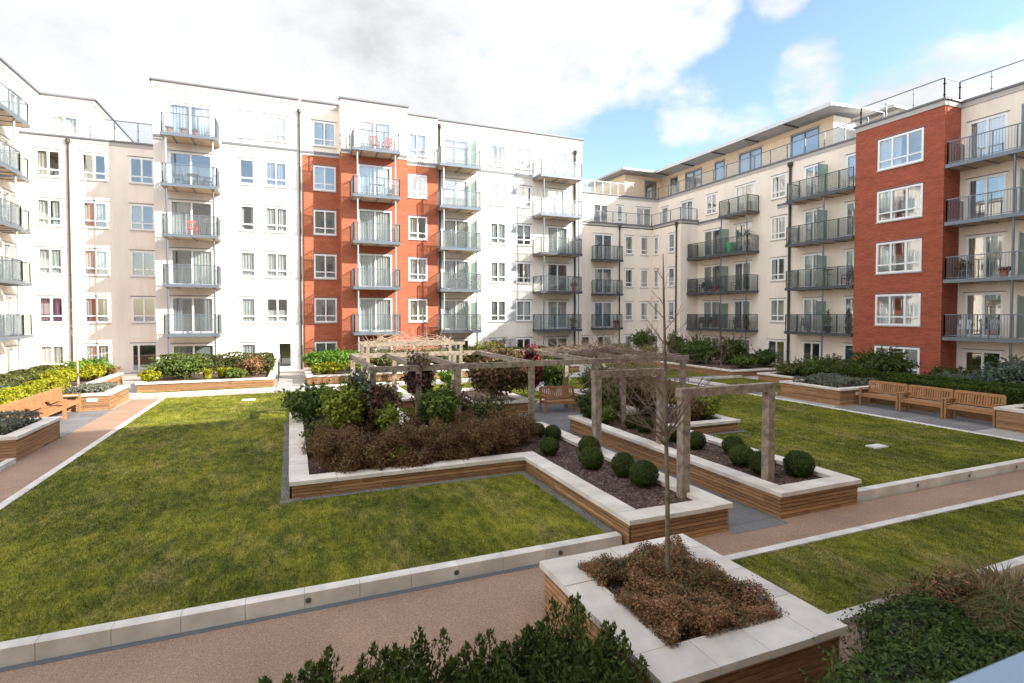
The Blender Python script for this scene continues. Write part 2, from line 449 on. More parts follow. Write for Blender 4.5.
WCACHE = {}
def window_meshes(w, h, kind):
    key = (round(w, 2), round(h, 2), kind)
    if key in WCACHE: return WCACHE[key]
    w, h = key[0], key[1]
    f = MB(); b = .088; y0, y1 = -.018, .075
    f.box(-.012, b, y0, y1, -.012, h+.012); f.box(w-b, w+.012, y0, y1, -.012, h+.012)
    f.box(b, w-b, y0, y1-.001, -.012, b); f.box(b, w-b, y0, y1-.001, h-b, h+.012)
    m = .046
    def vb(x, z0=b, z1=None): f.box(x-m, x+m, y0+.006, y1-.002, z0, h-b if z1 is None else z1)
    def hb(z, x0=b, x1=None): f.box(x0, w-b if x1 is None else x1, y0+.009, y1-.004, z-m*.8, z+m*.8)
    if kind == 'double': vb(w/2); hb(h*.27)
    elif kind == 'single': hb(h*.25)
    elif kind == 'triple': vb(w*.33); vb(w*.67); hb(h*.27)
    elif kind == 'sliding': vb(w/2)
    elif kind == 'quad': vb(w*.25); vb(w*.5); vb(w*.75)
    elif kind == 'fixed2': vb(w/2)
    elif kind == 'entrance': vb(w*.28); hb(h*.12, w*.28)
    elif kind == 'door1': hb(h*.1)
    me = bpy.data.meshes.new('window_frame'); me.from_pydata(f.v, [], f.f); me.update()
    p = MB(); p.poly([(b*.8, .03, b*.8), (w-b*.8, .03, b*.8), (w-b*.8, .03, h-b*.8), (b*.8, .03, h-b*.8)])
    pm = bpy.data.meshes.new('pane'); pm.from_pydata(p.v, [], p.f); pm.update(); pm.materials.append(M['glass'])
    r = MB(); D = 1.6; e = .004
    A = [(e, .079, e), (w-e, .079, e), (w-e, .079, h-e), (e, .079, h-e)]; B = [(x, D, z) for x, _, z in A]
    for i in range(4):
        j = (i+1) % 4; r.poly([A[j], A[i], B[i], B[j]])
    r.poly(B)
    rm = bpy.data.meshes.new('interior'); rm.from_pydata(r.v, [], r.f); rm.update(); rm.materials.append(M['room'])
    s = MB(); s.box(-.05, w+.05, -.06, .02, -.075, -.018)
    sm = bpy.data.meshes.new('sill'); sm.from_pydata(s.v, [], s.f); sm.update(); sm.materials.append(M['fascia'])
    s = MB(); s.box(-.09, w+.09, -.035, .01, h+.05, h+.085)
    hm = bpy.data.meshes.new('head_trim'); hm.from_pydata(s.v, [], s.f); hm.update(); hm.materials.append(M['coping'])
    WCACHE[key] = (me, pm, rm, sm, hm)
    return WCACHE[key]

CC = {}
def curtain_mesh(w, h, kind, mat):
    key = (round(w, 2), round(h, 2), kind, mat)
    if key in CC: return CC[key]
    m = MB()
    def drape(x0, x1, z0=.03, z1=None, amp=.028, lam=.16, taper=0):
        z1 = h-.02 if z1 is None else z1
        n = max(6, int((x1-x0)/.028)); prev = None
        for i in range(n+1):
            x = x0 + (x1-x0)*i/n
            y = .12 + amp*math.sin(2*math.pi*x/lam) + amp*.5*math.sin(5.1*x+1)
            cur = ((x, y, z0), (x + taper*(i/n-.5), y, z1))
            if prev: m.poly([prev[0], cur[0], cur[1], prev[1]])
            prev = cur
    if kind == 'full': drape(.03, w-.03)
    elif kind == 'sides': drape(.03, w*.27); drape(w*.74, w-.03)
    elif kind == 'wide': drape(.03, w*.42); drape(w*.6, w-.03)
    elif kind == 'left': drape(.03, w*.5)
    elif kind == 'right': drape(w*.52, w-.03)
    elif kind == 'blind': drape(.03, w-.03, h*.45, None, .002)
    elif kind == 'blindfull': drape(.03, w-.03, .03, None, .002)
    elif kind == 'net': drape(.03, w-.03, .03, h*.5, .012, .09)
    me = bpy.data.meshes.new('curtain'); me.from_pydata(m.v, [], m.f); me.update(); me.materials.append(M[mat])
    CC[key] = me
    return me

class Block:
    def __init__(s, label, loc):
        s.root = empty('apartment_block', loc, label, 'building', 'apartment blocks round the courtyard')
        s.w = {}
    def rel(s, p): return tuple(a-b for a, b in zip(p, WL[s.root]))
    def mb(s, mat): return s.w.setdefault((mat, 0), MB())
    def face(s, fc, u0, u1, z0, z1, mat, items=()):
        """wall plane with real openings; items = (u0,u1,z0,z1,kind,curtain,curtmat[,framemat])"""
        s.nf = getattr(s, 'nf', 0)+1; m = s.w.setdefault((mat, s.nf), MB()); dep = .16
        us = sorted({u0, u1, *[i[0] for i in items], *[i[1] for i in items]})
        zs = sorted({z0, z1, *[i[2] for i in items], *[i[3] for i in items]})
        us = [u for u in us if u0-1e-6 <= u <= u1+1e-6]; zs = [z for z in zs if z0-1e-6 <= z <= z1+1e-6]
        for a, b in zip(us, us[1:]):
            run = None
            for c, d in zip(zs, zs[1:]):
                hole = any(i[0]-1e-6 <= a and b <= i[1]+1e-6 and i[2]-1e-6 <= c and d <= i[3]+1e-6 for i in items)
                if not hole:
                    m.poly([fc.P(a, c), fc.P(b, c), fc.P(b, d), fc.P(a, d)])
        for it in items:
            a, b, c, d = it[:4]
            q = [(a, c), (b, c), (b, d), (a, d)]
            for i in range(4):
                j = (i+1) % 4
                m.poly([fc.P(*q[i]), fc.P(*q[i], -dep), fc.P(*q[j], -dep), fc.P(*q[j])])
            s.window(fc, *it)
    def window(s, fc, a, b, c, d, kind, cur=None, cmat='cwhite', fmat='upvc'):
        fm, pm, rm, sm, hm = window_meshes(b-a, d-c, kind)
        if fmat != 'upvc':
            fm = fm.copy()
        if not fm.materials: fm.materials.append(M[fmat])
        isdoor = kind in ('sliding', 'entrance', 'door1', 'quad')
        o = place('balcony_door' if kind in ('sliding','quad') else 'entrance_door' if isdoor else 'window', fm, s.root, s.rel(fc.P(a, c)), fc.a)
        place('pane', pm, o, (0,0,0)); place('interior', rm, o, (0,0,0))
        place('sill', sm, o, (0,0,0)); place('head_trim', hm, o, (0,0,0))
        if cur and cur != 'none':
            place('curtain', curtain_mesh(b-a, d-c, cur, cmat), o, (0,0,0))
        return o
    def fbox(s, mat, fc, u0, u1, z0, z1, d0, d1, part=None):
        m = MB() if part else s.mb(mat)
        b = [fc.P(u0, z0, d1), fc.P(u1, z0, d1), fc.P(u1, z0, d0), fc.P(u0, z0, d0)]
        t = [(x, y, z1) for x, y, _ in b]
        m.hexa(b, t)
        if part: return m.build(part, M[mat], s.root)
    def coping(s, fc, u0, u1, z, band=.34):
        s.fbox('fascia', fc, u0-.03, u1+.03, z-band, z-.002, -.25, .045, 'fascia')
        s.fbox('coping', fc, u0-.1, u1+.1, z, z+.09, -.4, .13, 'parapet_coping')
    def band(s, fc, u0, u1, z):
        s.fbox('coping', fc, u0, u1, z-.07, z+.07, 0.0, .07, 'string_course')
        s.fbox('fascia', fc, u0, u1, z-.22, z-.073, 0.0, .035, 'string_course')
    def pipe(s, fc, u, z0, z1, r=.055):
        m = MB(); x, y, _ = fc.P(u, 0, .09)
        m.tube([(x, y, z0), (x, y, z1)], r, 8)
        m.lathe((x, y, z1-.02), [(r, 0), (r*2.1, .14), (r*2.1, .34), (r*1.6, .36)], 8)
        z = z0+1
        while z < z1:
            m.lathe((x, y, z), [(r*1.35, 0), (r*1.35, .05)], 8); z += 2.4
        m.build('drainpipe', M['pipe'], s.root)
    def body(s, x0, x1, y0, y1, z0, z1, mat, skip=()):
        """closed shell behind the faces: flat roof plus the sides named"""
        for q, pts in (('n', [(x1,y1,z0),(x0,y1,z0),(x0,y1,z1),(x1,y1,z1)]), ('s', [(x0,y0,z0),(x1,y0,z0),(x1,y0,z1),(x0,y0,z1)]),
                       ('e', [(x1,y0,z0),(x1,y1,z0),(x1,y1,z1),(x1,y0,z1)]), ('w', [(x0,y1,z0),(x0,y0,z0),(x0,y0,z1),(x0,y1,z1)])):
            if q not in skip:
                s.nf = getattr(s, 'nf', 0)+1; s.w.setdefault((mat, s.nf), MB()).poly(pts)
        r = MB(); r.poly([(x0,y0,z1-.03),(x1,y0,z1-.03),(x1,y1,z1-.03),(x0,y1,z1-.03)]); r.build('roof', M['coping'], s.root)
    def balcony(s, fc, u0, u1, z, dep, style='glass', post=None, below=2.82, col='gmetal', screens=(), left=True, right=True, solid=None):
        """slab > railing, glass_panel, soffit, support_post, privacy_screen"""
        def B(m, a, b, c, d, e0, e1):
            m.hexa([fc.P(a, c, e1), fc.P(b, c, e1), fc.P(b, c, e0), fc.P(a, c, e0)], [fc.P(a, d, e1), fc.P(b, d, e1), fc.P(b, d, e0), fc.P(a, d, e0)])
        sl = MB(); B(sl, u0+.02, u1-.02, z-.11, z, .002, dep-.02)
        B(sl, u0-.02, u1+.02, z-.15, z+.03, dep-.02, dep+.02)
        B(sl, u0-.02, u0+.02, z-.15, z+.03, .004, dep-.02); B(sl, u1-.02, u1+.02, z-.15, z+.03, .004, dep-.02)
        x = u0 + .55
        while x < u1-.3:
            B(sl, x-.03, x+.03, z-.17, z-.112, .004, dep-.022); x += .95
        slab = sl.build('balcony', M[col], s.root)
        WL[slab] = WL[s.root]
        so = MB(); B(so, u0+.03, u1-.03, z-.135, z-.113, .01, dep-.03); so.build('soffit', M['soffit'], slab)
        rl = MB(); h = 1.12; rr = .02; e = dep-.06
        def rail_run(pa, pb, bars):
            (ua, da), (ub, db) = pa, pb
            L = math.hypot(ub-ua, db-da)
            P0 = Vector(fc.P(ua, 0, da)); P1 = Vector(fc.P(ub, 0, db))
            for zz, w_ in ((z+h, .045), (z+.10, .03)):
                rl.bar((P0.x, P0.y, zz), (P1.x, P1.y, zz), w_, w_)
            k = max(1, round(L/.95))
            for i in range(k+1):
                q = P0.lerp(P1, i/k); rl.box(q.x-.022, q.x+.022, q.y-.022, q.y+.022, z, z+h-.02)
            if bars:
                nb = int(L/.115)
                for i in range(1, nb):
                    q = P0.lerp(P1, i/nb); rl.box(q.x-.0055, q.x+.0055, q.y-.0055, q.y+.0055, z+.1, z+h-.02)
        bars = style in ('bars', 'both', 'mesh', 'glass')
        rail_run((u0+.04, e), (u1-.04, e), bars)
        if left: rail_run((u0+.04, .06), (u0+.04, e), style != 'clear')
        if right: rail_run((u1-.04, .06), (u1-.04, e), style != 'clear')
        rl.build('railing', M[col], slab)
        if style in ('glass', 'both', 'clear', 'mesh'):
            g = MB(); B(g, u0+.07, u1-.07, z+.14, z+h-.05, e-.045, e-.035)
            if left: B(g, u0+.075, u0+.085, z+.14, z+h-.05, .1, e-.06)
            if right: B(g, u1-.085, u1-.075, z+.14, z+h-.05, .1, e-.06)
            g.build('glass_panel', M['mglass' if style == 'mesh' else 'bglass'], slab)
        for u in (post or ()):
            p = MB(); q = fc.P(u, 0, dep-.16); p.tube([(q[0], q[1], z-below+.02), (q[0], q[1], z-.15)], .05, 8)
            p.build('support_post', M['lmetal' if col == 'gmetal' and style == 'glass' else 'gmetal'], slab)
        for u in screens:
            p = MB(); B(p, u-.008, u+.008, z+.08, z+1.95, .05, dep-.25); p.build('privacy_screen', M['fglass'], slab)
            p = MB(); B(p, u-.03, u+.03, z, z+2.0, dep-.25, dep-.2); p.build('screen_post', M['gmetal'], slab)
        return slab
    def roofrail(s, pts, z, h=1.05, glass=True, col='gmetal', step=1.35):
        m = MB(); g = MB()
        for a, b in zip(pts, pts[1:]):
            A = Vector((a[0], a[1], z)); B = Vector((b[0], b[1], z)); L = (B-A).length
            m.bar(A+Vector((0,0,h)), B+Vector((0,0,h)), .045)
            k = max(1, round(L/step))
            for i in range(k+1):
                q = A.lerp(B, i/k); m.box(q.x-.022, q.x+.022, q.y-.022, q.y+.022, z-.05, z+h-.01)
                for zz in (.25, .8): m.box(q.x-.05, q.x+.05, q.y-.05, q.y+.05, z+zz, z+zz+.03)
            if glass:
                d = (B-A).normalized()
                A2 = A + d*.06; B2 = B - d*.06
                g.poly([A2+Vector((0,0,.08)), B2+Vector((0,0,.08)), B2+Vector((0,0,h-.06)), A2+Vector((0,0,h-.06))])
        o = m.build('roof_railing', M[col], s.root); WL[o] = WL[s.root]
        if glass: g.build('glass_panel', M['bglass'], o)
    def done(s):
        nm = dict(brick='brick_wall', brick2='brick_wall', wood='timber_wall', panel='grey_panel')
        for (k, _), m in s.w.items():
            m.build(nm.get(k, 'rendered_wall'), M[k], s.root)

rc = random.Random(5)
def cur():
    return rc.choice([('full','cwhite'),('full','ccream'),('wide','cwhite'),('full','cwhite'),('sides','cwhite'),('wide','ccream'),('full','cwhite'),('sides','cgrey'),('wide','cwhite'),('left','ccream'),('blind','cwhite'),('net','cwhite'),('wide','cgrey'),('none','cwhite')])
def win(u0, u1, k, kind='double', c=None, fm='upvc'):
    z0 = lvl(k)+.62; z1 = lvl(k)+2.16
    if k == 0: z0 = max(z0, .22)
    return (u0, u1, z0, z1, kind, *(c or cur()), fm)
def dor(u0, u1, k, c=None, kind='sliding', fm='upvc'):
    z0 = lvl(k)+.03; z1 = lvl(k)+2.16
    if k == 0: z0 = .03
    return (u0, u1, z0, z1, kind, *(c or cur()), fm)

ZB = -.6
TOP = 17.0; MIDC = 13.8; PAR = 13.88
# --- left wing (faces +X)
b = Block('far left white block, its balconies seen edge on, its top floor stepped back', (-14.1, 36, 0))
fl = Fac(-14.1, 0, 90)
its = []
for k in range(0, 6):
    its += [dor(33.2, 35.4, k, kind='sliding')]
    if k < 5: its += [dor(37.0, 38.6, k)]
b.face(fl, 33.0, 39.2, ZB, MIDC, 'white', [i for i in its if i[3] < MIDC])
b.face(fl, 33.0, 41.9, MIDC, TOP, 'white', [i for i in its if i[3] > MIDC] + [win(38.2, 39.6, 5)])
b.face(fl, 26.0, 33.0, ZB, MIDC, 'brick', [win(28.5, 30, k) for k in range(0, 5)])
b.face(fl, 26.0, 33.0, MIDC, TOP, 'white', [win(28.5, 30, 5)])
ff = Fac(0, 41.9, 0)
b.face(ff, -14.1, -11.3, MIDC-.3, TOP, 'white', [(-13.55, -12.15, 14.3, 15.85, 'double', 'full', 'cwhite', 'upvc')])
b.body(-24, -14.1, 26, 52, ZB, TOP, 'white', skip=('e',))
b.body(-14.1, -11.3, 41.9, 52, 10, TOP, 'white', skip=('s', 'w'))
b.coping(fl, 26, 41.9, TOP); b.coping(ff, -14.1, -11.3, TOP); b.coping(Fac(-11.3, 0, 90), 41.9, 52, TOP)
for k in range(1, 6):
    b.balcony(fl, 32.7, 35.9 if k < 5 else 37.0, lvl(k), 1.25, 'glass', post=(33.0, 35.6) if k > 0 else None)
    if k < 5: b.balcony(fl, 36.4, 37.55, lvl(k), 1.0, 'glass')
b.done()

# --- cream recess
b = Block('beige recessed block between the far left white block and the tall white one', (-10.6, 39.2, 0))
fc = Fac(0, 39.2, 0)
cc = {(0,1): ('full','cpink'), (2,2): ('wide','cred'), (0,4): ('left','ccream'), (1,4): ('none','cwhite'), (2,4): ('none','cwhite')}
its = []
for k in range(0, 5):
    its += [win(-13.41, -12.22, k, 'double', cc.get((0,k))), win(-11.26, -10.02, k, 'double', cc.get((1,k)))]
    its += [win(-8.88, -7.64, k, 'double', cc.get((2,k)))] if k else [(-8.95, -7.6, .02, 1.72, 'entrance', 'none', 'cwhite', 'upvc')]
b.face(fc, -14.1, -7.2, ZB, PAR, 'cream2', its)
b.body(-14.1, -7.2, 39.2, 52, ZB, PAR, 'cream2', skip=('s','w','e'))
b.coping(fc, -14.1, -7.2, PAR-.05, .22)
b.pipe(fc, -11.85, 0, 13.4)
b.roofrail([(-10.9, 39.6), (-7.3, 39.6)], PAR+.05, 1.3)
b.done()

# --- white balcony block
b = Block('bright white block with one balcony column and paired windows joined by grey panels', (-3.2, 36.9, 0))
fc = Fac(0, 36.9, 0); its = []; its5 = []
for k in range(0, 6):
    l = its5 if k == 5 else its
    l.append(dor(-6.42, -4.22, k, {1: ('sides','cgrey'), 2: ('right','cwhite'), 3: ('left','cwhite'), 4: ('none','cwhite'), 5: ('wide','cwhite')}.get(k)) if k else win(-6.42, -4.22, 0, 'fixed2', ('blind','cgrey')))
    l.append(win(-2.77, -1.92, k, 'single'))
    if k: l.append(win(-1.35, -.07, k, 'double'))
    else: l.append((-.72, .12, .03, 1.78, 'door1', 'none', 'cwhite', 'upvc'))
b.face(fc, -7.2, .8, ZB, MIDC, 'white', its); b.face(fc, -7.2, .8, MIDC, TOP, 'white', its5)
for k in range(1, 5):
    b.fbox('panel', fc, -1.905, -1.365, lvl(k)+.62, lvl(k)+2.16, -.02, .012, 'grey_panel')
b.body(-7.2, .8, 36.9, 50, ZB, TOP, 'white', skip=('s','e'))
b.coping(fc, -7.2, .55, TOP); b.coping(Fac(-7.2, 0, -90), -50, -36.9, TOP)
b.band(fc, -3.65, .5, 13.86); b.band(fc, -7.2, -6.7, 13.86)
b.pipe(fc, .66, 0, 16.1)
for k in range(1, 6):
    b.balcony(fc, -6.56, -3.80, lvl(k), 1.5, 'both' if k < 5 else 'glass', post=(-6.35, -4.02), col='lmetal' if k > 5 else 'gmetal')
b.done()

# --- orange red brick block
b = Block('orange red brick block with a pale rendered top floor and a projecting column of balconies', (5.2, 36.0, 0))
fL = Fac(0, 36.9, 0); fC = Fac(0, 35.55, 0); fR = Fac(0, 36.75, 0)
iL, iC, iR = [], [], []
for k in range(0, 6):
    iL.append(win(1.47, 2.83, k, 'double', {3: ('none','cwhite'), 2: ('none','cwhite')}.get(k)))
    iC.append(dor(4.08, 6.16, k, ('full','cwhite') if k in (1, 2, 3) else ('wide','cwhite')) if k else win(4.08, 6.16, 0, 'fixed2', ('blindfull','cwhite')))
    if k: iR.append(win(7.5, 8.78, k, 'double'))
for f, a, c, it in ((fL, .8, 3.05, iL), (fC, 3.05, 7.2, iC), (fR, 7.2, 9.55, iR)):
    b.face(f, a, c, ZB, MIDC, 'brick', [i for i in it if i[3] < MIDC]); b.face(f, a, c, MIDC, TOP, 'cream2', [i for i in it if i[3] > MIDC])
    b.coping(f, a if f is fC else a+.1, c if f is fC else c-.1, TOP); b.band(f, a, c, 13.84)
for x in (3.05,):
    b.face(Fac(x, 0, -90), -36.9, -35.55, ZB, MIDC, 'brick'); b.face(Fac(x, 0, -90), -36.9, -35.55, MIDC, TOP, 'cream2')
b.face(Fac(7.2, 0, 90), 35.55, 36.75, ZB, MIDC, 'brick'); b.face(Fac(7.2, 0, 90), 35.55, 36.75, MIDC, TOP, 'cream2')
b.body(.8, 9.55, 36.9, 50, ZB, TOP, 'cream2', skip=('s','e','w'))
r = MB(); r.poly([(3.05,35.55,TOP-.04),(7.2,35.55,TOP-.04),(7.2,37,TOP-.04),(3.05,37,TOP-.04)]); r.build('roof', M['coping'], b.root)
for k in range(1, 6):
    b.balcony(fC, 3.62, 6.46, lvl(k), 1.4, 'glass', post=(3.9, 6.2))
b.roofrail([(3.0, 35.4), (3.55, 35.4)], 13.9, .9, False); b.roofrail([(8.5, 36.6), (9.5, 36.6)], 13.9, .9, False)
b.done()

# --- white right block
b = Block('long white block right of the brick, two balcony columns either side of paired windows', (15.3, 37, 0))
fc = Fac(0, 37, 0); its = []; its5 = []
for k in range(0, 6):
    l = its5 if k == 5 else its
    if k:
        l += [dor(9.98, 11.89, k), dor(18.1, 19.86, k)]
    else:
        l += [win(9.98, 11.89, 0, 'fixed2', ('none','cwhite')), win(18.1, 19.86, 0, 'fixed2', ('full','cgrey'))]
    l += [win(13.49, 14.74, k), win(15.55, 16.78, k)]
b.face(fc, 9.55, 21.1, ZB, MIDC, 'white', its); b.face(fc, 9.55, 21.1, MIDC, TOP, 'white', its5)
for k in range(0, 5):
    b.fbox('panel', fc, 14.755, 15.535, max(.22, lvl(k)+.62), lvl(k)+2.16, -.02, .012, 'grey_panel')
b.body(9.55, 21.1, 37, 50, ZB, TOP, 'white', skip=('s',))
b.coping(fc, 9.6, 21.1, TOP); b.coping(Fac(21.1, 0, 90), 37, 50, TOP); b.band(fc, 12.3, 16.85, 13.86)
b.pipe(fc, 9.75, 0, 16.4); b.pipe(fc, 20.45, 0, 15.8, .075)
for k in range(1, 6):
    c = 'gmetal' if k > 1 else 'dmetal'
    b.balcony(fc, 9.42, 12.3, lvl(k), 1.45, 'glass' if k > 1 else 'both', post=(9.7, 12.05), col=c, screens=(12.0,))
    b.balcony(fc, 16.9, 20.3, lvl(k), 1.45, 'clear' if k > 3 else 'both', post=(17.2, 20.1), col='gmetal' if k > 3 else 'dmetal')
b.roofrail([(15.7, 36.8), (16.85, 36.8)], 13.95, .9, False)
b.done()

# --- far corner block
b = Block('cream corner block at the far end with narrow windows and a glazed roof terrace', (26, 39, 0))
fc = Fac(0, 39, 0); its = []
for k in range(0, 4):
    if k: its.append(dor(23.39, 25.14, k, ('full','cblue') if k == 1 else ('wide','cgrey')))
    else: its += [(23.7, 25.1, .35, 1.72, 'fixed2', 'none', 'cwhite', 'upvc'), (22.15, 23.0, .35, 1.72, 'door1', 'none', 'cwhite', 'upvc')]
    its += [win(26.44, 27.25, k, 'single'), win(28.03, 28.8, k, 'single')]
b.face(fc, 21.1, 29.25, ZB, 11.1, 'rcream', its)
fe = Fac(29.25, 0, -90)
b.face(fe, -39, -35.3, ZB, 11.1, 'rcream', [win(-38.75, -38.15, k, 'single') for k in range(0, 4)] + [win(-36.8, -36.05, k, 'single') for k in range(0, 4)])
b.face(Fac(0, 35.3, 0), 29.25, 31, ZB, 11.1, 'rcream')
r = MB(); r.box(21.1, 31, 39, 40.6, 10.85, 11.0); r.box(29.25, 31, 35.3, 39, 10.85, 11.0); r.build('terrace_floor', M['slate'], b.root)
b.coping(fc, 21.1, 29.2, 11.12, .2); b.coping(fe, -38.95, -35.35, 11.12, .2); b.coping(Fac(0, 35.3, 0), 29.3, 31, 11.12, .2)
fu = Fac(0, 40.5, 0)
b.face(fu, 21.1, 31, 11.0, PAR, 'rcream', [(22.2, 23.1, 11.6, 13.1, 'single','none','cwhite','upvc'), (24.2, 25.7, 11.05, 13.05, 'sliding','wide','cgrey','upvc'), (26.6, 27.2, 11.6, 13.05, 'single','full','cwhite','upvc'), (28.6, 30.2, 11.05, 13.05, 'sliding','left','cwhite','upvc')])
b.face(Fac(31, 0, -90), -40.5, -35.3, 11.0, PAR, 'rcream', [(-40.0, -39.1, 11.05, 13.05, 'door1','full','cgrey','upvc'), (-37.4, -35.9, 11.05, 13.05, 'sliding','wide','cwhite','upvc')])
b.coping(fu, 21.1, 30.95, PAR, .22); b.coping(Fac(31, 0, -90), -40.45, -35.3, PAR, .22)
b.body(21.1, 31, 40.5, 50, 11.0, PAR, 'rcream', skip=('s','e','w'))
b.body(21.1, 31, 39.02, 50, ZB, 10.8, 'rcream', skip=('s','e'))
b.roofrail([(21.3, 39.05), (29.2, 39.05), (29.3, 35.4), (30.95, 35.4)], 11.2, .95)
b.roofrail([(21.3, 40.7), (28.4, 40.7)], PAR+.08, 1.1, True, 'lmetal', .8)
fw = Fac(0, 42, 0)
b.face(fw, 28.4, 32.5, PAR-.1, 16.3, 'wood', [(30.6, 31.9, 13.95, 15.9, 'door1','none','cgrey','gframe')])
b.face(Fac(28.4, 0, -90), -48, -42, PAR-.1, 16.3, 'wood')
m = MB(); m.box(27.6, 33.6, 41.0, 48, 16.45, 16.62); m.build('roof', M['fascia'], b.root)
b.pipe(fc, 25.85, 0, 10.7); b.pipe(fe, -35.75, 0, 10.7, .065)
for k in range(1, 4):
    b.balcony(fc, 23.15, 25.65, lvl(k), .9, 'both', col='dmetal')
b.done()

# --- right wing
b = Block('long shaded cream wing on the right with dark balconies and a timber clad penthouse', (31, 28.3, 0))
fr = Fac(31, 0, -90); its = []
for k in range(0, 5):
    if 1 <= k <= 3:
        its += [dor(-34.6, -32.8, k, ('none','cgrey') if k > 1 else ('wide','cgrey')), dor(-31.35, -29.75, k, ('sides','cgrey'))]
    elif k == 4:
        its += [win(-34.35, -33.2, 4), dor(-31.25, -29.5, 4)]
    else:
        its += [win(-34.6, -32.8, 0, 'fixed2', ('none','cgrey')), dor(-31.35, -29.75, 0, ('none','cgrey'))]
    its.append(win(-28.0, -26.8, k) if k else dor(-28.2, -26.75, 0, ('right','cyellow')))
    its.append(dor(-25.4, -24.1, k, ('wide','cwhite') if k else ('none','cwhite')))
    its.append((-22.55, -21.4, lvl(k)+.03 if k else .03, lvl(k)+2.16, 'door1', *(('full','cblue') if k == 0 else ('wide','cwhite')), 'upvc'))
b.face(fr, -35.3, -21.3, ZB, PAR, 'rcream', its)
b.coping(fr, -35.3, -21.35, PAR, .24); b.band(fr, -35.25, -31.6, 10.98); b.band(fr, -27.5, -25.7, 10.98)
b.body(31, 44, 21.3, 50, ZB, PAR, 'rcream', skip=('w',))
fp = Fac(32.5, 0, -90)
pw = [(-40.7, -39.7), (-38.7, -36.6), (-35.1, -34.0), (-32.5, -30.3), (-27.8, -25.6)]
b.face(fp, -42, -24.6, PAR-.1, 16.35, 'wood', [(a, c, 13.95, 15.95, 'fixed2' if c-a > 1.5 else 'door1', 'wide' if i % 2 else 'left', 'cgrey', 'gframe') for i, (a, c) in enumerate(pw)])
b.face(Fac(0, 24.6, 0), 32.5, 40, PAR-.1, 16.35, 'white')
m = MB(); m.hexa([(31.2,23.7,16.5),(40,23.7,16.95),(40,42.5,16.95),(31.2,42.5,16.5)], [(31.2,23.7,16.66),(40,23.7,17.1),(40,42.5,17.1),(31.2,42.5,16.66)])
m.build('roof', M['proof'], b.root)
m = MB(); m.box(31.1, 31.195, 23.7, 42.5, 16.46, 16.72); m.build('gutter', M['proof'], b.root)
for y in (41, 37.6, 34, 30.6, 27.2):
    m = MB(); m.bar((31.1, y, 16.42), (32.5, y, 16.38), .09, .09); m.build('roof_bracket', M['dmetal'], b.root)
b.roofrail([(31.12, 42), (31.12, 21.4)], PAR+.09, 1.0)
b.face(Fac(34, 0, -90), -24.2, -21.5, PAR-.1, 15.9, 'white', [(-23.4, -22.3, 14.0, 15.6, 'door1','none','cgrey','gframe')])
m = MB(); m.box(33.4, 40, 21.4, 24.1, 15.9, 16.05); m.build('roof', M['fascia'], b.root)
b.pipe(fr, -26.45, 0, 13.3, .085)
for k in range(1, 4):
    b.balcony(fr, -35.27, -29.05, lvl(k), 1.12, 'mesh', post=(-31.7, -29.25), col='dmetal', screens=(-31.9,), left=True)
b.balcony(fr, -31.86, -29.05, lvl(4), 1.12, 'mesh', post=(-31.7, -29.25), col='dmetal')
for k in range(1, 5):
    b.balcony(fr, -25.87, -21.34, lvl(k), 1.1, 'mesh', post=(-23.3,), col='dmetal', screens=(-23.75,), right=False)
m = MB()
for y in np.arange(26.2, 28.4, .12): m.box(30.2, 30.22, y, y+.02, 0, .95)
m.box(30.18, 30.24, 26.2, 28.4, .95, 1.0); m.build('ground_railing', M['dmetal'], b.root)
b.done()

# --- red brick tower
b = Block('deep red brick tower in the right wing with three light white windows one above another', (30, 19, 0))
ft = Fac(30, 0, -90)
b.face(ft, -21.3, -16.75, ZB, 14.05, 'brick2', [(-20.02, -17.72, max(.2, lvl(k)+.55), lvl(k)+2.2, 'triple', *(('wide','cwhite') if k != 4 else ('left','cwhite')), 'upvc') for k in range(0, 5)])
b.face(Fac(0, 16.75, 0), 30, 31.3, ZB, 14.05, 'brick2')
b.face(Fac(0, 21.3, 180), -31, -30, ZB, 14.05, 'brick2')
b.body(31, 44, 16.75, 21.3, ZB, 14.05, 'brick2', skip=('w','s','n'))
r = MB(); r.box(30.1, 31.2, 16.85, 21.2, 13.95, 14.02); r.build('roof', M['coping'], b.root)
b.coping(ft, -21.3, -16.75, 14.12, .26); b.coping(Fac(0, 16.75, 0), 30.1, 31.2, 14.12, .26)
b.roofrail([(32.2, 21.2), (30.25, 21.2), (30.25, 16.95), (31.5, 16.95)], 14.2, 1.1, False)
b.done()

# --- right end bay
b = Block('cream end of the right wing with long barred balconies beyond the brick tower', (31.3, 11, 0))
fb = Fac(31.3, 0, -90); its = []
for k in range(0, 5):
    c = ('blindfull','cgreen') if k == 0 else [('left','cwhite'), ('wide','ccream'), ('sides','cgrey'), ('full','cwhite')][k-1]
    its += [dor(-16.4, -14.85, k, c), dor(-12.6, -11.0, k), dor(-9.0, -7.4, k)]
b.face(fb, -16.75, -2, ZB, 14.05, 'rcream', its)
b.coping(fb, -16.7, -2, 14.12, .26)
b.body(31.3, 44, -2, 16.75, ZB, 14.05, 'rcream', skip=('w',))
b.roofrail([(31.5, 16.95), (31.5, 2)], 14.2, 1.1, False)
for k in range(1, 5):
    b.balcony(fb, -16.62, -6.5, lvl(k), 1.4, 'bars', post=(-13.95, -9.0), col='gmetal', screens=(-13.75,))
b.done()

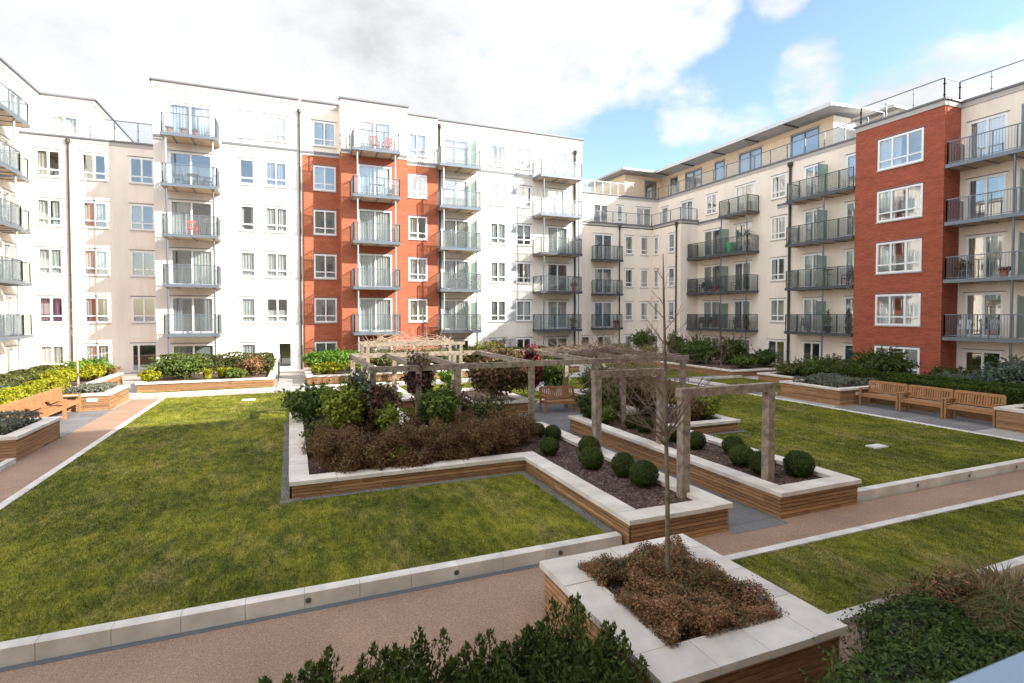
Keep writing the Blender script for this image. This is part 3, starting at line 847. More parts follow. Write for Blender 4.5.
# --- the block the photograph was taken from
b = Block('nearest block, behind the viewpoint, showing only a blurred blue grey balcony handrail', (8, -1.3, 0))
fo = Fac(0, -1.3, 180); its = []
for k in range(0, 6):
    for x in range(-30, 14, 4):
        if k == 1 and -2 <= x <= 1: continue
        its.append(win(x+.6, x+2.2, k))
b.face(fo, -44, 14, ZB, 14, 'cream2', [i for i in its if i[3] < 14]); b.face(fo, -44, 14, 14, TOP+.1, 'white', [i for i in its if i[3] > 14])
b.body(-14, 44, -14, -1.3, ZB, TOP+.1, 'cream2', skip=('n',))
b.coping(fo, -44, 14, TOP+.1)
m = MB(); m.box(-2.6, 2.6, -1.29, .46, 1.86, 2.0); o = m.build('balcony', M['gmetal'], b.root); WL[o] = WL[b.root]
m = MB()
m.box(-2.6, 2.6, .36, .445, 3.0, 3.045)
for x in (-2.58, -1.3, 2.58): m.box(x-.02, x+.02, .39, .44, 2.0, 3.0)
m.build('handrail', M['rail'], o)
b.done()

# ------------------------------------------------------------------ ground
def sheet(name, mat, poly, z):
    m = MB()
    m.poly([(p[0], p[1], p[2] if len(p) > 2 else z) for p in poly])
    o = m.build(name, M[mat]); tag(o, kind='structure'); return o
def slab(name, mat, rects, z, zb=-.7):
    m = MB()
    for x0, x1, y0, y1 in rects: m.box(x0, x1, y0, y1, zb, z)
    o = m.build(name, M[mat]); tag(o, kind='structure'); return o

sheet('ground', 'paving', [(-900,-900),(900,-900),(900,900),(-900,900)], -.62)
slab('terrace_paving', 'paving', [(-14.1, 31.3, 20.4, 39.2), (-14.1, -6.12, 15.5, 20.4), (18.95, 31.3, 6.3, 20.4)], -.03)
slab('bench_paving', 'slate', [(-7.75, -6.12, 19.3, 24.2), (19.3, 21.45, 9.85, 14.4)], -.012, -.2)
sheet('front_path', 'gravel', [(-40,-1.2),(40,-1.2),(40,7.16),(-40,7.16)], -.16)
slab('drain_channel', 'gmetal', [(-14, 4.86, 7.10, 7.185)], -.155, -.4)
slab('side_path', 'gravel', [(-6.12, -5.05, 7.4, 26.65)], -.02)
sheet('garden_walk', 'slate', [(6.9,6.9,-.156),(8.15,6.9,-.156),(8.15,12,-.16),(6.9,12,-.16)], 0)
slab('garden_walk', 'slate', [(6.9, 8.15, 12, 14.6), (3.4, 10.6, 14.5, 20.4)], -.155)
slab('cross_path', 'paving', [(-5.0, 18.95, 26.66, 28.1), (-.62, .55, 28.1, 36.9)], -.008, -.3)
slab('east_path', 'kerb', [(18.78, 19.0, 7.4, 24.0), ], .004)
slab('back_path', 'slate', [(19.0, 23, 23.05, 24.4), (19.0, 19.7, 17.4, 23.05)], -.006, -.2)
LAWNS = [(-4.88, 4.86, 7.36, 11.1), (-4.88, -.05, 11.1, 26.62), (-.05, 4.5, 19.05, 26.62), (10.26, 18.76, 7.36, 12.5), (12.66, 18.76, 12.5, 26.6)]
slab('left_lawn', 'grass', LAWNS[:3], 0)
slab('right_lawn', 'grass', LAWNS[3:], 0)
L3 = [(5.4, 24, 4.48, 6.06)]
slab('lower_lawn', 'grass', L3, -.10)
L4 = [(-6.2, -.85, 28.1, 28.9), (.65, 9.4, 28.1, 29.0), (19.75, 23.3, 17.4, 22.9), (19.2, 22.9, 24.5, 33), (-10, -6.3, 7.4, 15.2), (4.6, 10.5, 20.5, 26.6)]
slab('small_lawn', 'grass', L4, -.004)
slab('lower_bed_soil', 'soil', [(5.2, 24, -1.2, 4.3), (-3.5, 2.85, 2.6, 4.9)], -.2)

m_ = [(-.2, -.04, 10.9, 19.1), (-.04, 4.7, 10.94, 11.1), (4.7, 4.875, 7.36, 11.1), (10.24, 10.4, 7.36, 12.3), (10.4, 12.8, 12.32, 12.5), (12.63, 12.8, 12.5, 20.4)]
slab('mowing_strip', 'slate', m_, .006, -.2)
# kerbs with joints
def kerb(name, x0, x1, y0, y1, z, zb=-.45, L=.68):
    m = MB(); g = .0025
    if x1-x0 > y1-y0:
        n = max(1, round((x1-x0)/L)); s = (x1-x0)/n
        for i in range(n): m.box(x0+i*s+g, x0+(i+1)*s-g, y0, y1, zb, z)
    else:
        n = max(1, round((y1-y0)/L)); s = (y1-y0)/n
        for i in range(n): m.box(x0, x1, y0+i*s+g, y0+(i+1)*s-g, zb, z)
    o = m.build(name, M['kerb']); tag(o, kind='structure'); return o
kerb('lawn_kerb', -14, 4.85, 7.19, 7.36, .035); kerb('lawn_kerb', 10.27, 26, 7.19, 7.36, .035)
kerb('lawn_kerb', -5.05, -4.88, 7.37, 26.62, .012); kerb('lawn_kerb', -4.87, -.6, 26.62, 26.66, .012)
kerb('lower_kerb', 5.25, 24, 6.06, 6.20, -.075); kerb('lower_kerb', 5.25, 24, 4.33, 4.48, -.06)
kerb('lower_kerb', 5.25, 5.4, 4.49, 6.05, -.07)
kerb('side_kerb', -6.28, -6.12, 7.4, 16.45, .09)
kerb('strip_kerb', -6.25, -.8, 28.02, 28.1, .05); kerb('strip_kerb', .55, .65, 28.1, 29, .08); kerb('strip_kerb', .66, 9.4, 28.02, 28.1, .05)
kerb('strip_kerb', 19.7, 23.3, 22.9, 23.04, .12); kerb('strip_kerb', 19.6, 19.75, 17.4, 22.89, .12)
kerb('strip_kerb', 19.05, 19.2, 24.5, 33, .1)

# grass blades
def blades(name, rects, z, dens, near):
    P = []
    for x0, x1, y0, y1 in rects:
        x0, x1, y0, y1 = x0-.02, x1+.02, y0-.02, y1+.02
        n = int((x1-x0)*(y1-y0)*dens)
        p = np.column_stack([RNG.uniform(x0, x1, n), RNG.uniform(y0, y1, n)])
        d = np.hypot(p[:,0], p[:,1]); keep = RNG.random(n) < np.minimum(1, (near/d)**1.6)
        P.append(p[keep])
    p = np.vstack(P); n = len(p)
    d = np.hypot(p[:,0], p[:,1])
    h = RNG.uniform(.012, .034, n); w = RNG.uniform(.003, .006, n)*np.maximum(1, d/9)
    a = RNG.uniform(0, 2*np.pi, n); ln = RNG.uniform(0, .028, n); b = RNG.uniform(0, 2*np.pi, n)
    v = np.zeros((n, 3, 3))
    v[:,0,0] = p[:,0]-w*np.cos(a); v[:,0,1] = p[:,1]-w*np.sin(a)
    v[:,1,0] = p[:,0]+w*np.cos(a); v[:,1,1] = p[:,1]+w*np.sin(a)
    v[:,2,0] = p[:,0]+ln*np.cos(b); v[:,2,1] = p[:,1]+ln*np.sin(b)
    v[:,:2,2] = z-.003; v[:,2,2] = z+h
    o = fastmesh(name, v.reshape(-1, 3), 3, M['blade'])
    tag(o, kind='stuff'); return o
o = blades('lawn_grass', LAWNS[:3], 0, 4200, 8); tag(o, 'short patchy green grass of the large left lawn', 'grass')
o = blades('lawn_grass', LAWNS[3:], 0, 4000, 8.5); tag(o, 'short shaded grass of the right lawn by the benches', 'grass')
o = blades('lawn_grass', L3, -.10, 4200, 8); tag(o, 'mossy grass of the low lawn strip at lower right', 'grass')
o = blades('lawn_grass', L4, -.004, 700, 30); tag(o, 'grass of the small far strips beside the paths', 'grass')

# ------------------------------------------------------------------ planters
def offset_poly(P, t):
    n = len(P); out = []
    for i in range(n):
        a, b, c = P[i-1], P[i], P[(i+1) % n]
        def nrm(p, q):
            dx, dy = q[0]-p[0], q[1]-p[1]; L = math.hypot(dx, dy); return (-dy/L, dx/L)
        n1, n2 = nrm(a, b), nrm(b, c)
        out.append((b[0] + (n1[0]+n2[0])*t, b[1] + (n1[1]+n2[1])*t))
    return out
def in_poly(x, y, P):
    c = False; n = len(P)
    for i in range(n):
        (x1, y1), (x2, y2) = P[i], P[(i+1) % n]
        if (y1 > y) != (y2 > y) and x < (x2-x1)*(y-y1)/(y2-y1)+x1: c = not c
    return c
def planter(label, P, ztop=.35, zb=-.35, cw=.36, soil=-.1, plaque=None, slabL=.9, chips=0, brd=.068):
    """P counter clockwise rectilinear outline"""
    cx = sum(p[0] for p in P)/len(P); cy = sum(p[1] for p in P)/len(P)
    root = empty('raised_planter', (cx, cy, zb), label, 'planter', 'timber planters with pale stone copings')
    W = offset_poly(P, .05); I = offset_poly(P, cw); ct = .075
    tm = MB(); cp = MB(); n = len(P)
    rr = random.Random(int(abs(cx*100)))
    for i in range(n):
        a, b = W[i], W[(i+1) % n]; L = math.hypot(b[0]-a[0], b[1]-a[1]); dx, dy = (b[0]-a[0])/L, (b[1]-a[1])/L; nx, ny = -dy, dx
        z = zb; row = 0
        while z < ztop-ct-.005:
            z1 = min(z+brd-.013, ztop-ct-.002); s = -0.001*i; first = rr.uniform(.5, 1.9)
            while s < L-.01:
                e = min(L, s+first); first = 2.1
                if L-e < .25: e = L
                p0 = (a[0]+dx*(s+.002), a[1]+dy*(s+.002)); p1 = (a[0]+dx*(e-.002), a[1]+dy*(e-.002)); t = .03 + rr.uniform(0, .004)
                tm.hexa([(p0[0],p0[1],z),(p1[0],p1[1],z),(p1[0]+nx*t,p1[1]+ny*t,z),(p0[0]+nx*t,p0[1]+ny*t,z)],
                        [(p0[0],p0[1],z1),(p1[0],p1[1],z1),(p1[0]+nx*t,p1[1]+ny*t,z1),(p0[0]+nx*t,p0[1]+ny*t,z1)])
                s = e
            z += brd; row += 1
        # backing
        q0 = (a[0]+nx*.05, a[1]+ny*.05); q1 = (b[0]+nx*.05, b[1]+ny*.05)
        tm.poly([(q0[0],q0[1],zb),(q1[0],q1[1],zb),(q1[0],q1[1],ztop-ct-.004),(q0[0],q0[1],ztop-ct-.004)])
        # coping slabs, square cut and butted at the corners
        A, B = P[i], P[(i+1) % n]; pv, nx_ = P[i-1], P[(i+2) % n]
        cross = (B[0]-A[0])*(nx_[1]-B[1]) - (B[1]-A[1])*(nx_[0]-B[0])
        LP = math.hypot(B[0]-A[0], B[1]-A[1]); end = LP - cw if cross > 0 else LP + cw
        k = max(1, round(end/slabL)); gp = .0035
        for q in range(k):
            s0, s1 = end*q/k + gp, end*(q+1)/k - gp
            zt = ztop + rr.uniform(-.004, .004); of = rr.uniform(-.003, .003)
            def cpt(s_, t_): return (A[0]+dx*s_+nx*(t_+of), A[1]+dy*s_+ny*(t_+of))
            o0, o1, i1, i0 = cpt(s0, 0), cpt(s1, 0), cpt(s1, cw), cpt(s0, cw)
            cp.hexa([(*o0, ztop-ct), (*o1, ztop-ct), (*i1, ztop-ct), (*i0, ztop-ct)], [(*o0, zt), (*o1, zt), (*i1, zt), (*i0, zt)])
    tm.build('timber_cladding', M['timber'], root); cp.build('coping', M['stone'], root)
    so = MB(); J = offset_poly(P, cw-.06)
    so.poly([(*p, ztop+soil) for p in J]); 
    for i in range(n):
        a, b = I[i], I[(i+1) % n]
        so.poly([(*b, ztop+soil-.05), (*a, ztop+soil-.05), (*a, ztop-ct+.002), (*b, ztop-ct+.002)])
    xs = [p[0] for p in I]; ys = [p[1] for p in I]; c = 0
    while c < chips:
        x, y = rr.uniform(min(xs), max(xs)), rr.uniform(min(ys), max(ys))
        if not in_poly(x, y, I) : c += .2; continue
        c += 1; a = rr.uniform(0, 6.28); l = rr.uniform(.012, .04); w = rr.uniform(.006, .016); tl = rr.uniform(-.5, .5)
        ca, sa = math.cos(a), math.sin(a); z = ztop+soil+rr.uniform(.004, .022)
        so.poly([(x+ca*l-sa*w, y+sa*l+ca*w, z+tl*l), (x-ca*l-sa*w, y-sa*l+ca*w, z-tl*l), (x-ca*l+sa*w, y-sa*l-ca*w, z-tl*l), (x+ca*l+sa*w, y+sa*l-ca*w, z+tl*l)])
    so.build('soil', M['soil'], root)
    if plaque:
        m = MB(); m.box(*plaque); m.build('plaque', M['plaque'], root)
    return root

planter('long L shaped planter in the left lawn with brown shrubs and round box balls', [(-.05,11.08),(4.86,11.08),(4.86,7.0),(6.95,7.0),(6.95,14.5),(3.4,14.5),(3.4,19.0),(-.05,19.0)], .33, -.3, .38, chips=9000)
planter('long planter with box balls along the right side of the slate walk', [(8.12,7.05),(10.26,7.05),(10.26,12.48),(12.65,12.48),(12.65,20.3),(10.65,20.3),(10.65,15.1),(8.12,15.1)], .33, -.3, .36, chips=8000)
planter('square planter in the foreground full of russet ground cover with a bare sapling', [(2.86,3.62),(5.1,3.62),(5.1,6.06),(2.86,6.06)], .45, -.3, .42, slabL=.7, soil=-.1, chips=1500)
planter('low planter behind the slate seating area holding the big dark red shrub', [(5.98,18.3),(8.4,18.3),(8.4,22.4),(5.98,22.4)], .33, -.25, .33)
planter('low planter just beyond the pergola at its sunny left end', [(1.4,20.2),(4.42,20.2),(4.42,24.2),(1.4,24.2)], .36, -.1, .33)
planter('far planter at the foot of the tall white block, green mound and yellow leaves', [(-6.5,28.95),(-.72,28.95),(-.72,33.4),(-6.5,33.4)], .42, -.1, .33)
planter('far planter at the foot of the orange brick block, bright green leaves', [(.72,29.05),(16.5,29.05),(16.5,33.6),(.72,33.6)], .42, -.1, .33)
planter('planter at the left edge with grey brown mound, dark end wall beside the gravel path', [(-9.2,16.5),(-6.1,16.5),(-6.1,19.28),(-9.2,19.28)], .6, -.1, .34, brd=.07)
planter('long planter behind the left benches with yellow and lime hedges and a small plaque', [(-13.2,19.3),(-7.78,19.3),(-7.78,24.2),(-6.2,24.2),(-6.2,26.9),(-7.78,26.9),(-7.78,32.6),(-13.2,32.6)], .6, -.1, .34, plaque=(-6.95, -6.62, 24.225, 24.262, .32, .44), brd=.07)
planter('low planter along the far cream corner with round dark bushes', [(23.0,23.3),(29.0,23.3),(29.0,34.8),(23.0,34.8)], .36, -.1, .34)
planter('tall planter topped with grey green lavender at the left end of the three benches', [(19.65,14.42),(22.85,14.42),(22.85,17.25),(19.65,17.25)], .64, -.1, .34, plaque=(20.6, 20.9, 14.445, 14.482, .36, .48), brd=.07)
planter('long planter behind the three right benches with clipped dark hedge', [(21.45,9.9),(29.2,9.9),(29.2,22.0),(23.4,22.0),(23.4,17.3),(22.95,17.3),(22.95,14.35),(21.45,14.35)], .36, -.1, .34)
planter('tall planter at the right edge of the picture beside the last bench', [(20.35,5.5),(23.2,5.5),(23.2,9.84),(20.35,9.84)], .64, -.1, .34, brd=.07)

# ------------------------------------------------------------------ plants
def fib(n, rng):
    v = rng.normal(size=(n, 3)); v /= np.linalg.norm(v, axis=1)[:, None]; return v
def leaf_quads(p, nrm, size, asp, rng, droop=.0):
    """diamond leaves at p facing roughly nrm"""
    n = len(p)
    t = rng.normal(size=(n, 3)); t -= nrm*np.sum(t*nrm, axis=1)[:, None]; t /= np.linalg.norm(t, axis=1)[:, None]+1e-9
    b = np.cross(nrm, t); s = (size*rng.uniform(.6, 1.3, n))[:, None]
    v = np.stack([p - t*s, p - b*s*asp + nrm*s*.15, p + t*s - nrm*s*.25, p + b*s*asp + nrm*s*.15], axis=1)
    return v.reshape(-1, 3)
def blob(lobes, n, size, asp=.55, shell=.55, up=.35, rng=RNG, zmin=None):
    """lobes: (cx,cy,cz,rx,ry,rz)"""
    L = np.array(lobes); vol = (L[:,3]*L[:,4]*L[:,5])**.67; idx = rng.choice(len(L), n, p=vol/vol.sum())
    d = fib(n, rng); r = rng.uniform(shell, 1.06, n)**.6
    bumpy = 1 + .13*np.sin(d[:,0]*7+idx)*np.cos(d[:,1]*6+d[:,2]*5)
    p = L[idx,:3] + d*L[idx,3:]*(r*bumpy)[:, None]
    nr = d + rng.normal(size=(n, 3))*.6 + np.array([0, 0, up]); nr /= np.linalg.norm(nr, axis=1)[:, None]
    if zmin is not None:
        k = p[:,2] > zmin; p, nr = p[k], nr[k]
    return leaf_quads(p, nr, size, asp, rng)
def auto_lobes(c, r, k, rng, sq=.6):
    out = [(c[0], c[1], c[2], r[0]*.78, r[1]*.78, r[2]*.8)]
    for _ in range(k):
        a = rng.uniform(0, 2*np.pi); e = rng.uniform(-.2, 1)
        q = rng.uniform(.38, .62)
        out.append((c[0]+r[0]*(1-q)*math.cos(a)*math.cos(e), c[1]+r[1]*(1-q)*math.sin(a)*math.cos(e), c[2]+r[2]*(1-q)*math.sin(e), r[0]*q, r[1]*q, r[2]*q))
    return out
def shrub(kind, label, c, r, n, size, mat, lobes=5, asp=.55, group=None, zb=None, stems_and_core=5, core=.5, shell=.4):
    n = int(n*1.15); lobes = int(lobes*1.7)
    zb = c[2]-r[2] if zb is None else zb
    root = empty(kind, (c[0], c[1], zb), label, 'shrub', group)
    L = auto_lobes(c, r, lobes, RNG)
    v = blob(L, n, size, asp, shell, zmin=zb)
    # stray shoots that break the outline
    ns = int(16 + 26*(r[0]+r[2])); sd_ = fib(ns, RNG); sd_[:,2] = np.abs(sd_[:,2])*.9+.1
    SP = []; SN = []
    for d_ in sd_:
        dd = d_*np.array(r); L0 = RNG.uniform(.75, .95); L1 = RNG.uniform(1.05, 1.32); k_ = 12
        bend = RNG.normal(0, .08, 3)
        for t_ in np.linspace(0, 1, k_):
            SP.append(np.array(c) + dd*(L0+(L1-L0)*t_) + bend*t_*t_ + RNG.normal(0, .018, 3)); SN.append(d_ + RNG.normal(0, .7, 3))
    SP = np.array(SP); SN = np.array(SN); SN /= np.linalg.norm(SN, axis=1)[:, None]; kk = SP[:,2] > zb
    v = np.vstack([v, leaf_quads(SP[kk], SN[kk], size*.85, asp, RNG)])
    fastmesh('foliage', v, 4, F_[mat], root, WL[root])
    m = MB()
    for l in L: m.ellipsoid(l[:3], tuple(x*core for x in l[3:]), 10, 7, .1, RNG)  # dark solid lumps added inside the leaves to stop see-through
    for i in range(stems_and_core):
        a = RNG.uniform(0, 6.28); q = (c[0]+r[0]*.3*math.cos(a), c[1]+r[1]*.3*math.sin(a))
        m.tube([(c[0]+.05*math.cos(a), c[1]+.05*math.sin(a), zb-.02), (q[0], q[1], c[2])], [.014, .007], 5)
    m.build('stems_and_core', M['core'], root)
    return root
def hedge(kind, label, x0, x1, y0, y1, z0, z1, n, size, mat, wob=.05, group=None, cat='hedge'):
    root = empty(kind, ((x0+x1)/2, (y0+y1)/2, z0), label, cat, group)
    A = np.array([(y1-y0)*(z1-z0), (y1-y0)*(z1-z0), (x1-x0)*(z1-z0), (x1-x0)*(z1-z0), (x1-x0)*(y1-y0)*1.6])
    f = RNG.choice(5, n, p=A/A.sum()); p = RNG.random((n, 3)); nr = np.zeros((n, 3))
    dep = RNG.random(n)**2*.25
    for i, (ax, val, s) in enumerate(((0, 0, -1), (0, 1, 1), (1, 0, -1), (1, 1, 1), (2, 1, 1))):
        k = f == i; nr[k, ax] = s
        ext = (x1-x0, y1-y0, z1-z0)[ax]
        p[k, ax] = val - s*dep[k]*min(1, .4/ext)
    q = p*np.array([x1-x0, y1-y0, z1-z0]) + np.array([x0, y0, z0])
    q += nr*(wob*(np.sin(q[:,0]*2.3+1)+np.sin(q[:,1]*3.1)+np.sin(q[:,2]*5+q[:,0]*4)))[:, None]
    nr = nr + RNG.normal(size=(n, 3))*.7; nr /= np.linalg.norm(nr, axis=1)[:, None]
    fastmesh('foliage', leaf_quads(q, nr, size, .55, RNG), 4, F_[mat], root, WL[root])
    m = MB(); d = .12+wob; m.box(x0+d, x1-d, y0+d, y1-d, z0, z1-d); m.build('stems_and_core', M['core'], root)  # dark filler box added inside the hedge, no stems modelled
    return root
def upright(kind, label, spots, h, n, size, mat, zb, group=None, cat='shrub', spread=.16, origin=None):
    """upright shoots clothed in leaves"""
    o = origin or (sum(s[0] for s in spots)/len(spots), sum(s[1] for s in spots)/len(spots), zb)
    root = empty(kind, o, label, cat, group); m = MB(); V = []
    for (x, y, hh) in spots:
        H = h*hh; lx, ly = RNG.normal(0, .07, 2)
        m.tube([(x, y, zb), (x+lx*.5, y+ly*.5, zb+H*.5), (x+lx, y+ly, zb+H*.96)], [.012, .008, .003], 5)
        k = int(n*hh); t = RNG.random(k)**.85; rad = spread*(1.04-t**3.5)*np.sqrt(RNG.random(k)); a = RNG.uniform(0, 2*np.pi, k)
        p = np.column_stack([x+lx*t+rad*np.cos(a), y+ly*t+rad*np.sin(a), zb+.02+H*t])
        nr = np.column_stack([np.cos(a), np.sin(a), np.full(k, .25)]) + RNG.normal(size=(k, 3))*.6; nr /= np.linalg.norm(nr, axis=1)[:, None]
        # leaves point up the shoot
        tdir = np.column_stack([np.cos(a)*.55, np.sin(a)*.55, np.full(k, .95)]) + RNG.normal(size=(k, 3))*.25
        tdir -= nr*np.sum(tdir*nr, axis=1)[:, None]; tdir /= np.linalg.norm(tdir, axis=1)[:, None]
        b = np.cross(nr, tdir); s = (size*RNG.uniform(.6, 1.25, k))[:, None]
        V.append(np.stack([p-tdir*s*.6, p-b*s*.3, p+tdir*s, p+b*s*.3], axis=1).reshape(-1, 3))
    fastmesh('foliage', np.vstack(V), 4, F_[mat], root, WL[root]); m.build('stems_and_core', M['bark'], root)
    return root
def grass_clump(kind, label, c, r, h, n, mat, group=None, arch=.5, w=.006):
    root = empty(kind, c, label, 'shrub', group); V = []
    a = RNG.uniform(0, 2*np.pi, n); rr = r*.35*np.sqrt(RNG.random(n)); H = h*RNG.uniform(.55, 1.1, n); out = r*RNG.uniform(.2, 1, n)*arch
    bx = c[0]+rr*np.cos(a); by = c[1]+rr*np.sin(a); a2 = a + RNG.normal(0, .5, n)
    for t0, t1 in ((0, .4), (.4, .75), (.75, 1)):
        def at(t): return np.column_stack([bx+np.cos(a2)*out*t*t*1.6, by+np.sin(a2)*out*t*t*1.6, c[2]+H*(t-.42*t**3)])
        p, q = at(t0), at(t1); s = np.column_stack([-np.sin(a2), np.cos(a2), np.zeros(n)])*w
        V.append(np.stack([p-s*(1.05-t0), p+s*(1.05-t0), q+s*(1.05-t1), q-s*(1.05-t1)], axis=1).reshape(-1, 3))
    fastmesh('foliage', np.vstack(V), 4, F_[mat], root, WL[root])
    m = MB(); m.ellipsoid((c[0], c[1], c[2]), (r*.35, r*.35, h*.2), 8, 5); m.build('crown_base', M['core'], root)
    return root

# --- clipped box balls (built once, then copied)
ball = empty('box_ball', (0,0,0), None, 'shrub')
d = fib(2600, RNG); nr = d + RNG.normal(size=d.shape)*.55; nr /= np.linalg.norm(nr, axis=1)[:, None]
bm_ = 1 + .05*np.sin(d[:,0]*4+1)*np.cos(d[:,1]*5+d[:,2]*3) + np.abs(RNG.normal(0, .05, len(d)))-.02
fastmesh('foliage', leaf_quads(d*bm_[:, None], nr, .075, .6, RNG), 4, F_['box'], ball)
m = MB(); m.ellipsoid((0,0,0), (.93,.93,.93), 18, 12); m.tube([(0,0,-1.25),(0,0,-.8)], .08, 6); m.build('stems_and_core', M['core'], ball)  # dark filler ball added under the leaf layer, plus a short stalk
BALLS = [
 (6.18,13.2,.50,.22,'small box ball at the far end of the left arm, half hidden by brown shrubs'),
 (6.33,12.6,.50,.25,'box ball of the left arm just in front of the small hidden one'),
 (5.62,11.35,.50,.25,'yellowish box ball near the inner corner of the left coping'),
 (6.46,10.96,.50,.27,'box ball right in front of the second arch post'),
 (5.97,10.02,.50,.27,'round box ball left of the arch with a wider one hidden behind it'),
 (6.29,9.3,.50,.28,'box ball in the left arm close behind the nearest one'),
 (6.29,8.61,.50,.29,'nearest and largest box ball of the left arm beside the front post'),
 (9.14,13.1,.50,.22,'leftmost box ball of the right planter by its twiggy climber'),
 (9.16,12.5,.50,.25,'box ball of the right planter left of the sapling trunk'),
 (9.23,11.35,.50,.23,'box ball mostly hidden behind the front left post'),
 (9.21,10.5,.50,.25,'box ball just right of the front left post'),
 (9.62,9.71,.50,.27,'box ball nearest the lawn side in the right planter'),
 (9.1,8.94,.50,.28,'box ball overlapping the lawn side one, midway between the arch posts'),
 (9.0,8.3,.50,.29,'box ball partly behind the front right post'),
 (9.62,7.93,.50,.30,'box ball at the near right corner of the right planter'),
]
for i, (x, y, z, r_, lb) in enumerate(BALLS):
    o = ball if i == 0 else copy_tree(ball)
    z = .22 + r_*.86; o.location = (x, y, z); o.scale = (r_*(.88+.05*math.sin(i*2.3)), r_*(.86+.05*math.cos(i*3.1)), r_*(.84+.04*math.sin(i*5.1))); o.rotation_euler = (.12*math.sin(i*4), .12*math.cos(i*3), i*1.7)
    tag(o, lb, 'shrub', 'clipped box balls in the walk planters')

G1 = 'mixed shrubs of the left lawn planter'
# brown mass of the L planter, single shrubs
k = 0
BR = [(.95,11.84,.55,.70,'first brown shrub at the near left corner of the L shaped planter'),(1.6,11.9,.62,.74,'brown shrub second along the front of the L shaped planter'),(2.4,11.85,.6,.72,'brown shrub right behind the small lime shoot'),
      (3.15,11.9,.6,.76,'brown shrub mid front of the bed below the glossy round shrub'),(3.9,11.85,.6,.74,'brown shrub in the front row three before the inner corner'),(4.6,11.95,.58,.74,'brown shrub in the front row close to the inner corner'),(5.35,12.75,.5,.64,'brown shrub at the right end next to the box balls'),
      (.9,13.2,.55,.62,'brown shrub behind the near left corner one'),(1.75,13.5,.6,.62,'brown shrub in the second row below the yellow green bush'),(2.9,13.5,.6,.64,'brown shrub in the second row in front of the purple bush'),(4.1,13.4,.6,.64,'brown shrub in the second row below the glossy round one'),(5.2,13.7,.5,.6,'brown shrub in the second row near the pergola post')]
for x, y, r_, hz, lb in BR:
    root = empty('brown_shrub', (x, y, .22), lb, 'shrub', 'brown shrubs of the L shaped planter')
    L_ = []
    for _ in range(20):
        a = RNG.uniform(0, 6.28); q = r_*.9*math.sqrt(RNG.random()); k_ = RNG.uniform(.16, .26)
        L_.append((x+q*math.cos(a), y+q*math.sin(a), max(.3, .22+hz*RNG.uniform(.1, 1.0)), k_, k_, k_*RNG.uniform(.8, 1.3)))
    v = blob(L_, 7600, .029, .42, .2, .5, zmin=.25); fastmesh('foliage', v, 4, F_['brown'], root, WL[root])
    m = MB()
    for l in L_:
        for _ in range(3):
            tx, ty = l[0]+RNG.normal(0, .1), l[1]+RNG.normal(0, .1)
            m.tube([(x+RNG.normal(0, .12), y+RNG.normal(0, .12), .2), ((x+tx)/2, (y+ty)/2, .22+(l[2]-.22)*.6), (tx, ty, l[2]+l[5]*RNG.uniform(.6, 1.3))], [.008, .006, .002], 4, cap=False)
    m.build('stems_and_core', M['twig'], root)
shrub('lime_shoot', 'small lime green shrub at the front of the brown mass', (2.0,11.62,.46), (.26,.2,.26), 700, .045, 'lime', 4, group=G1)
shrub('dark_mound', 'dense dark green mound at the far left corner of the L shaped planter', (.62,17.6,.75), (.95,.8,.62), 5200, .06, 'laurel', 6, group=G1)
shrub('yellow_green_bush', 'yellow green bush right of the dark mound', (1.2,13.6,1.15), (.55,.5,.72), 3000, .055, 'lime', 6, group=G1, zb=.22)
shrub('narrow_bush', 'taller blue green loose bush behind the yellow green one', (1.6,14.0,1.3), (.42,.4,.82), 2300, .055, 'blue', 6, group=G1, core=.4, zb=.22)
shrub('purple_bush', 'purple brown bush under the left end of the pergola', (2.1,13.65,1.15), (.45,.42,.72), 2600, .05, 'purple', 6, group=G1, zb=.22)
shrub('small_lime_bush', 'round yellow green bush before the purple one', (2.2,13.05,.95), (.29,.28,.42), 1300, .045, 'lime', 4, group=G1, zb=.22)
shrub('glossy_bush', 'large round glossy green bush in the middle of the bed', (3.5,13.4,1.08), (.55,.5,.62), 3800, .055, 'mid', 5, group=G1, zb=.22)
shrub('low_grey_shrub', 'low brown green shrub left of the round glossy bush', (1.0,14.6,.5), (.75,.6,.42), 1800, .05, 'olive', 5, group=G1)
shrub('olive_shrub', 'olive green shrub right of the glossy bush below the big dark one', (5.6,15.6,.5), (.8,.5,.45), 1800, .05, 'olive', 5, group=G1)
shrub('big_dark_shrub', 'tall wide dark shrub with red tinged leaves climbing above the pergola beam', (7.2,18.75,1.3), (1.35,.85,1.1), 9000, .07, 'mixdark', 9, group=G1, core=.5, zb=.25)
shrub('red_shrub', 'dark red climbing shrub right of the big dark shrub', (8.45,18.6,1.4), (.45,.45,.9), 2600, .06, 'darkred', 6, group=G1, core=.4, zb=.25)
shrub('purple_climber', 'purple leaved climber round a front pergola post', (3.2,14.3,1.65), (.40,.36,.80), 1500, .06, 'purple', 6, group=G1, core=.3, zb=.2)
shrub('maroon_bush', 'maroon bush beside the second front pergola post', (4.55,15.6,.8), (.42,.4,.55), 1500, .055, 'purple', 5, group=G1)
shrub('sunny_mound', 'bright sunlit green mound seen under the pergola', (3.0,19.6,.5), (.62,.5,.45), 1500, .06, 'bright', 4, group='bright shrubs beyond the pergola')
shrub('sunny_ball', 'sunlit round green bush between two back posts', (5.4,22.9,.7), (.4,.4,.42), 900, .06, 'bright', 4, group='bright shrubs beyond the pergola')
shrub('sunny_low_bush', 'sunlit low bush left of the big dark shrub', (6.6,23.5,.7), (.5,.5,.45), 900, .06, 'bright', 4, group='bright shrubs beyond the pergola')
G2 = 'shrubs round the centre bench'
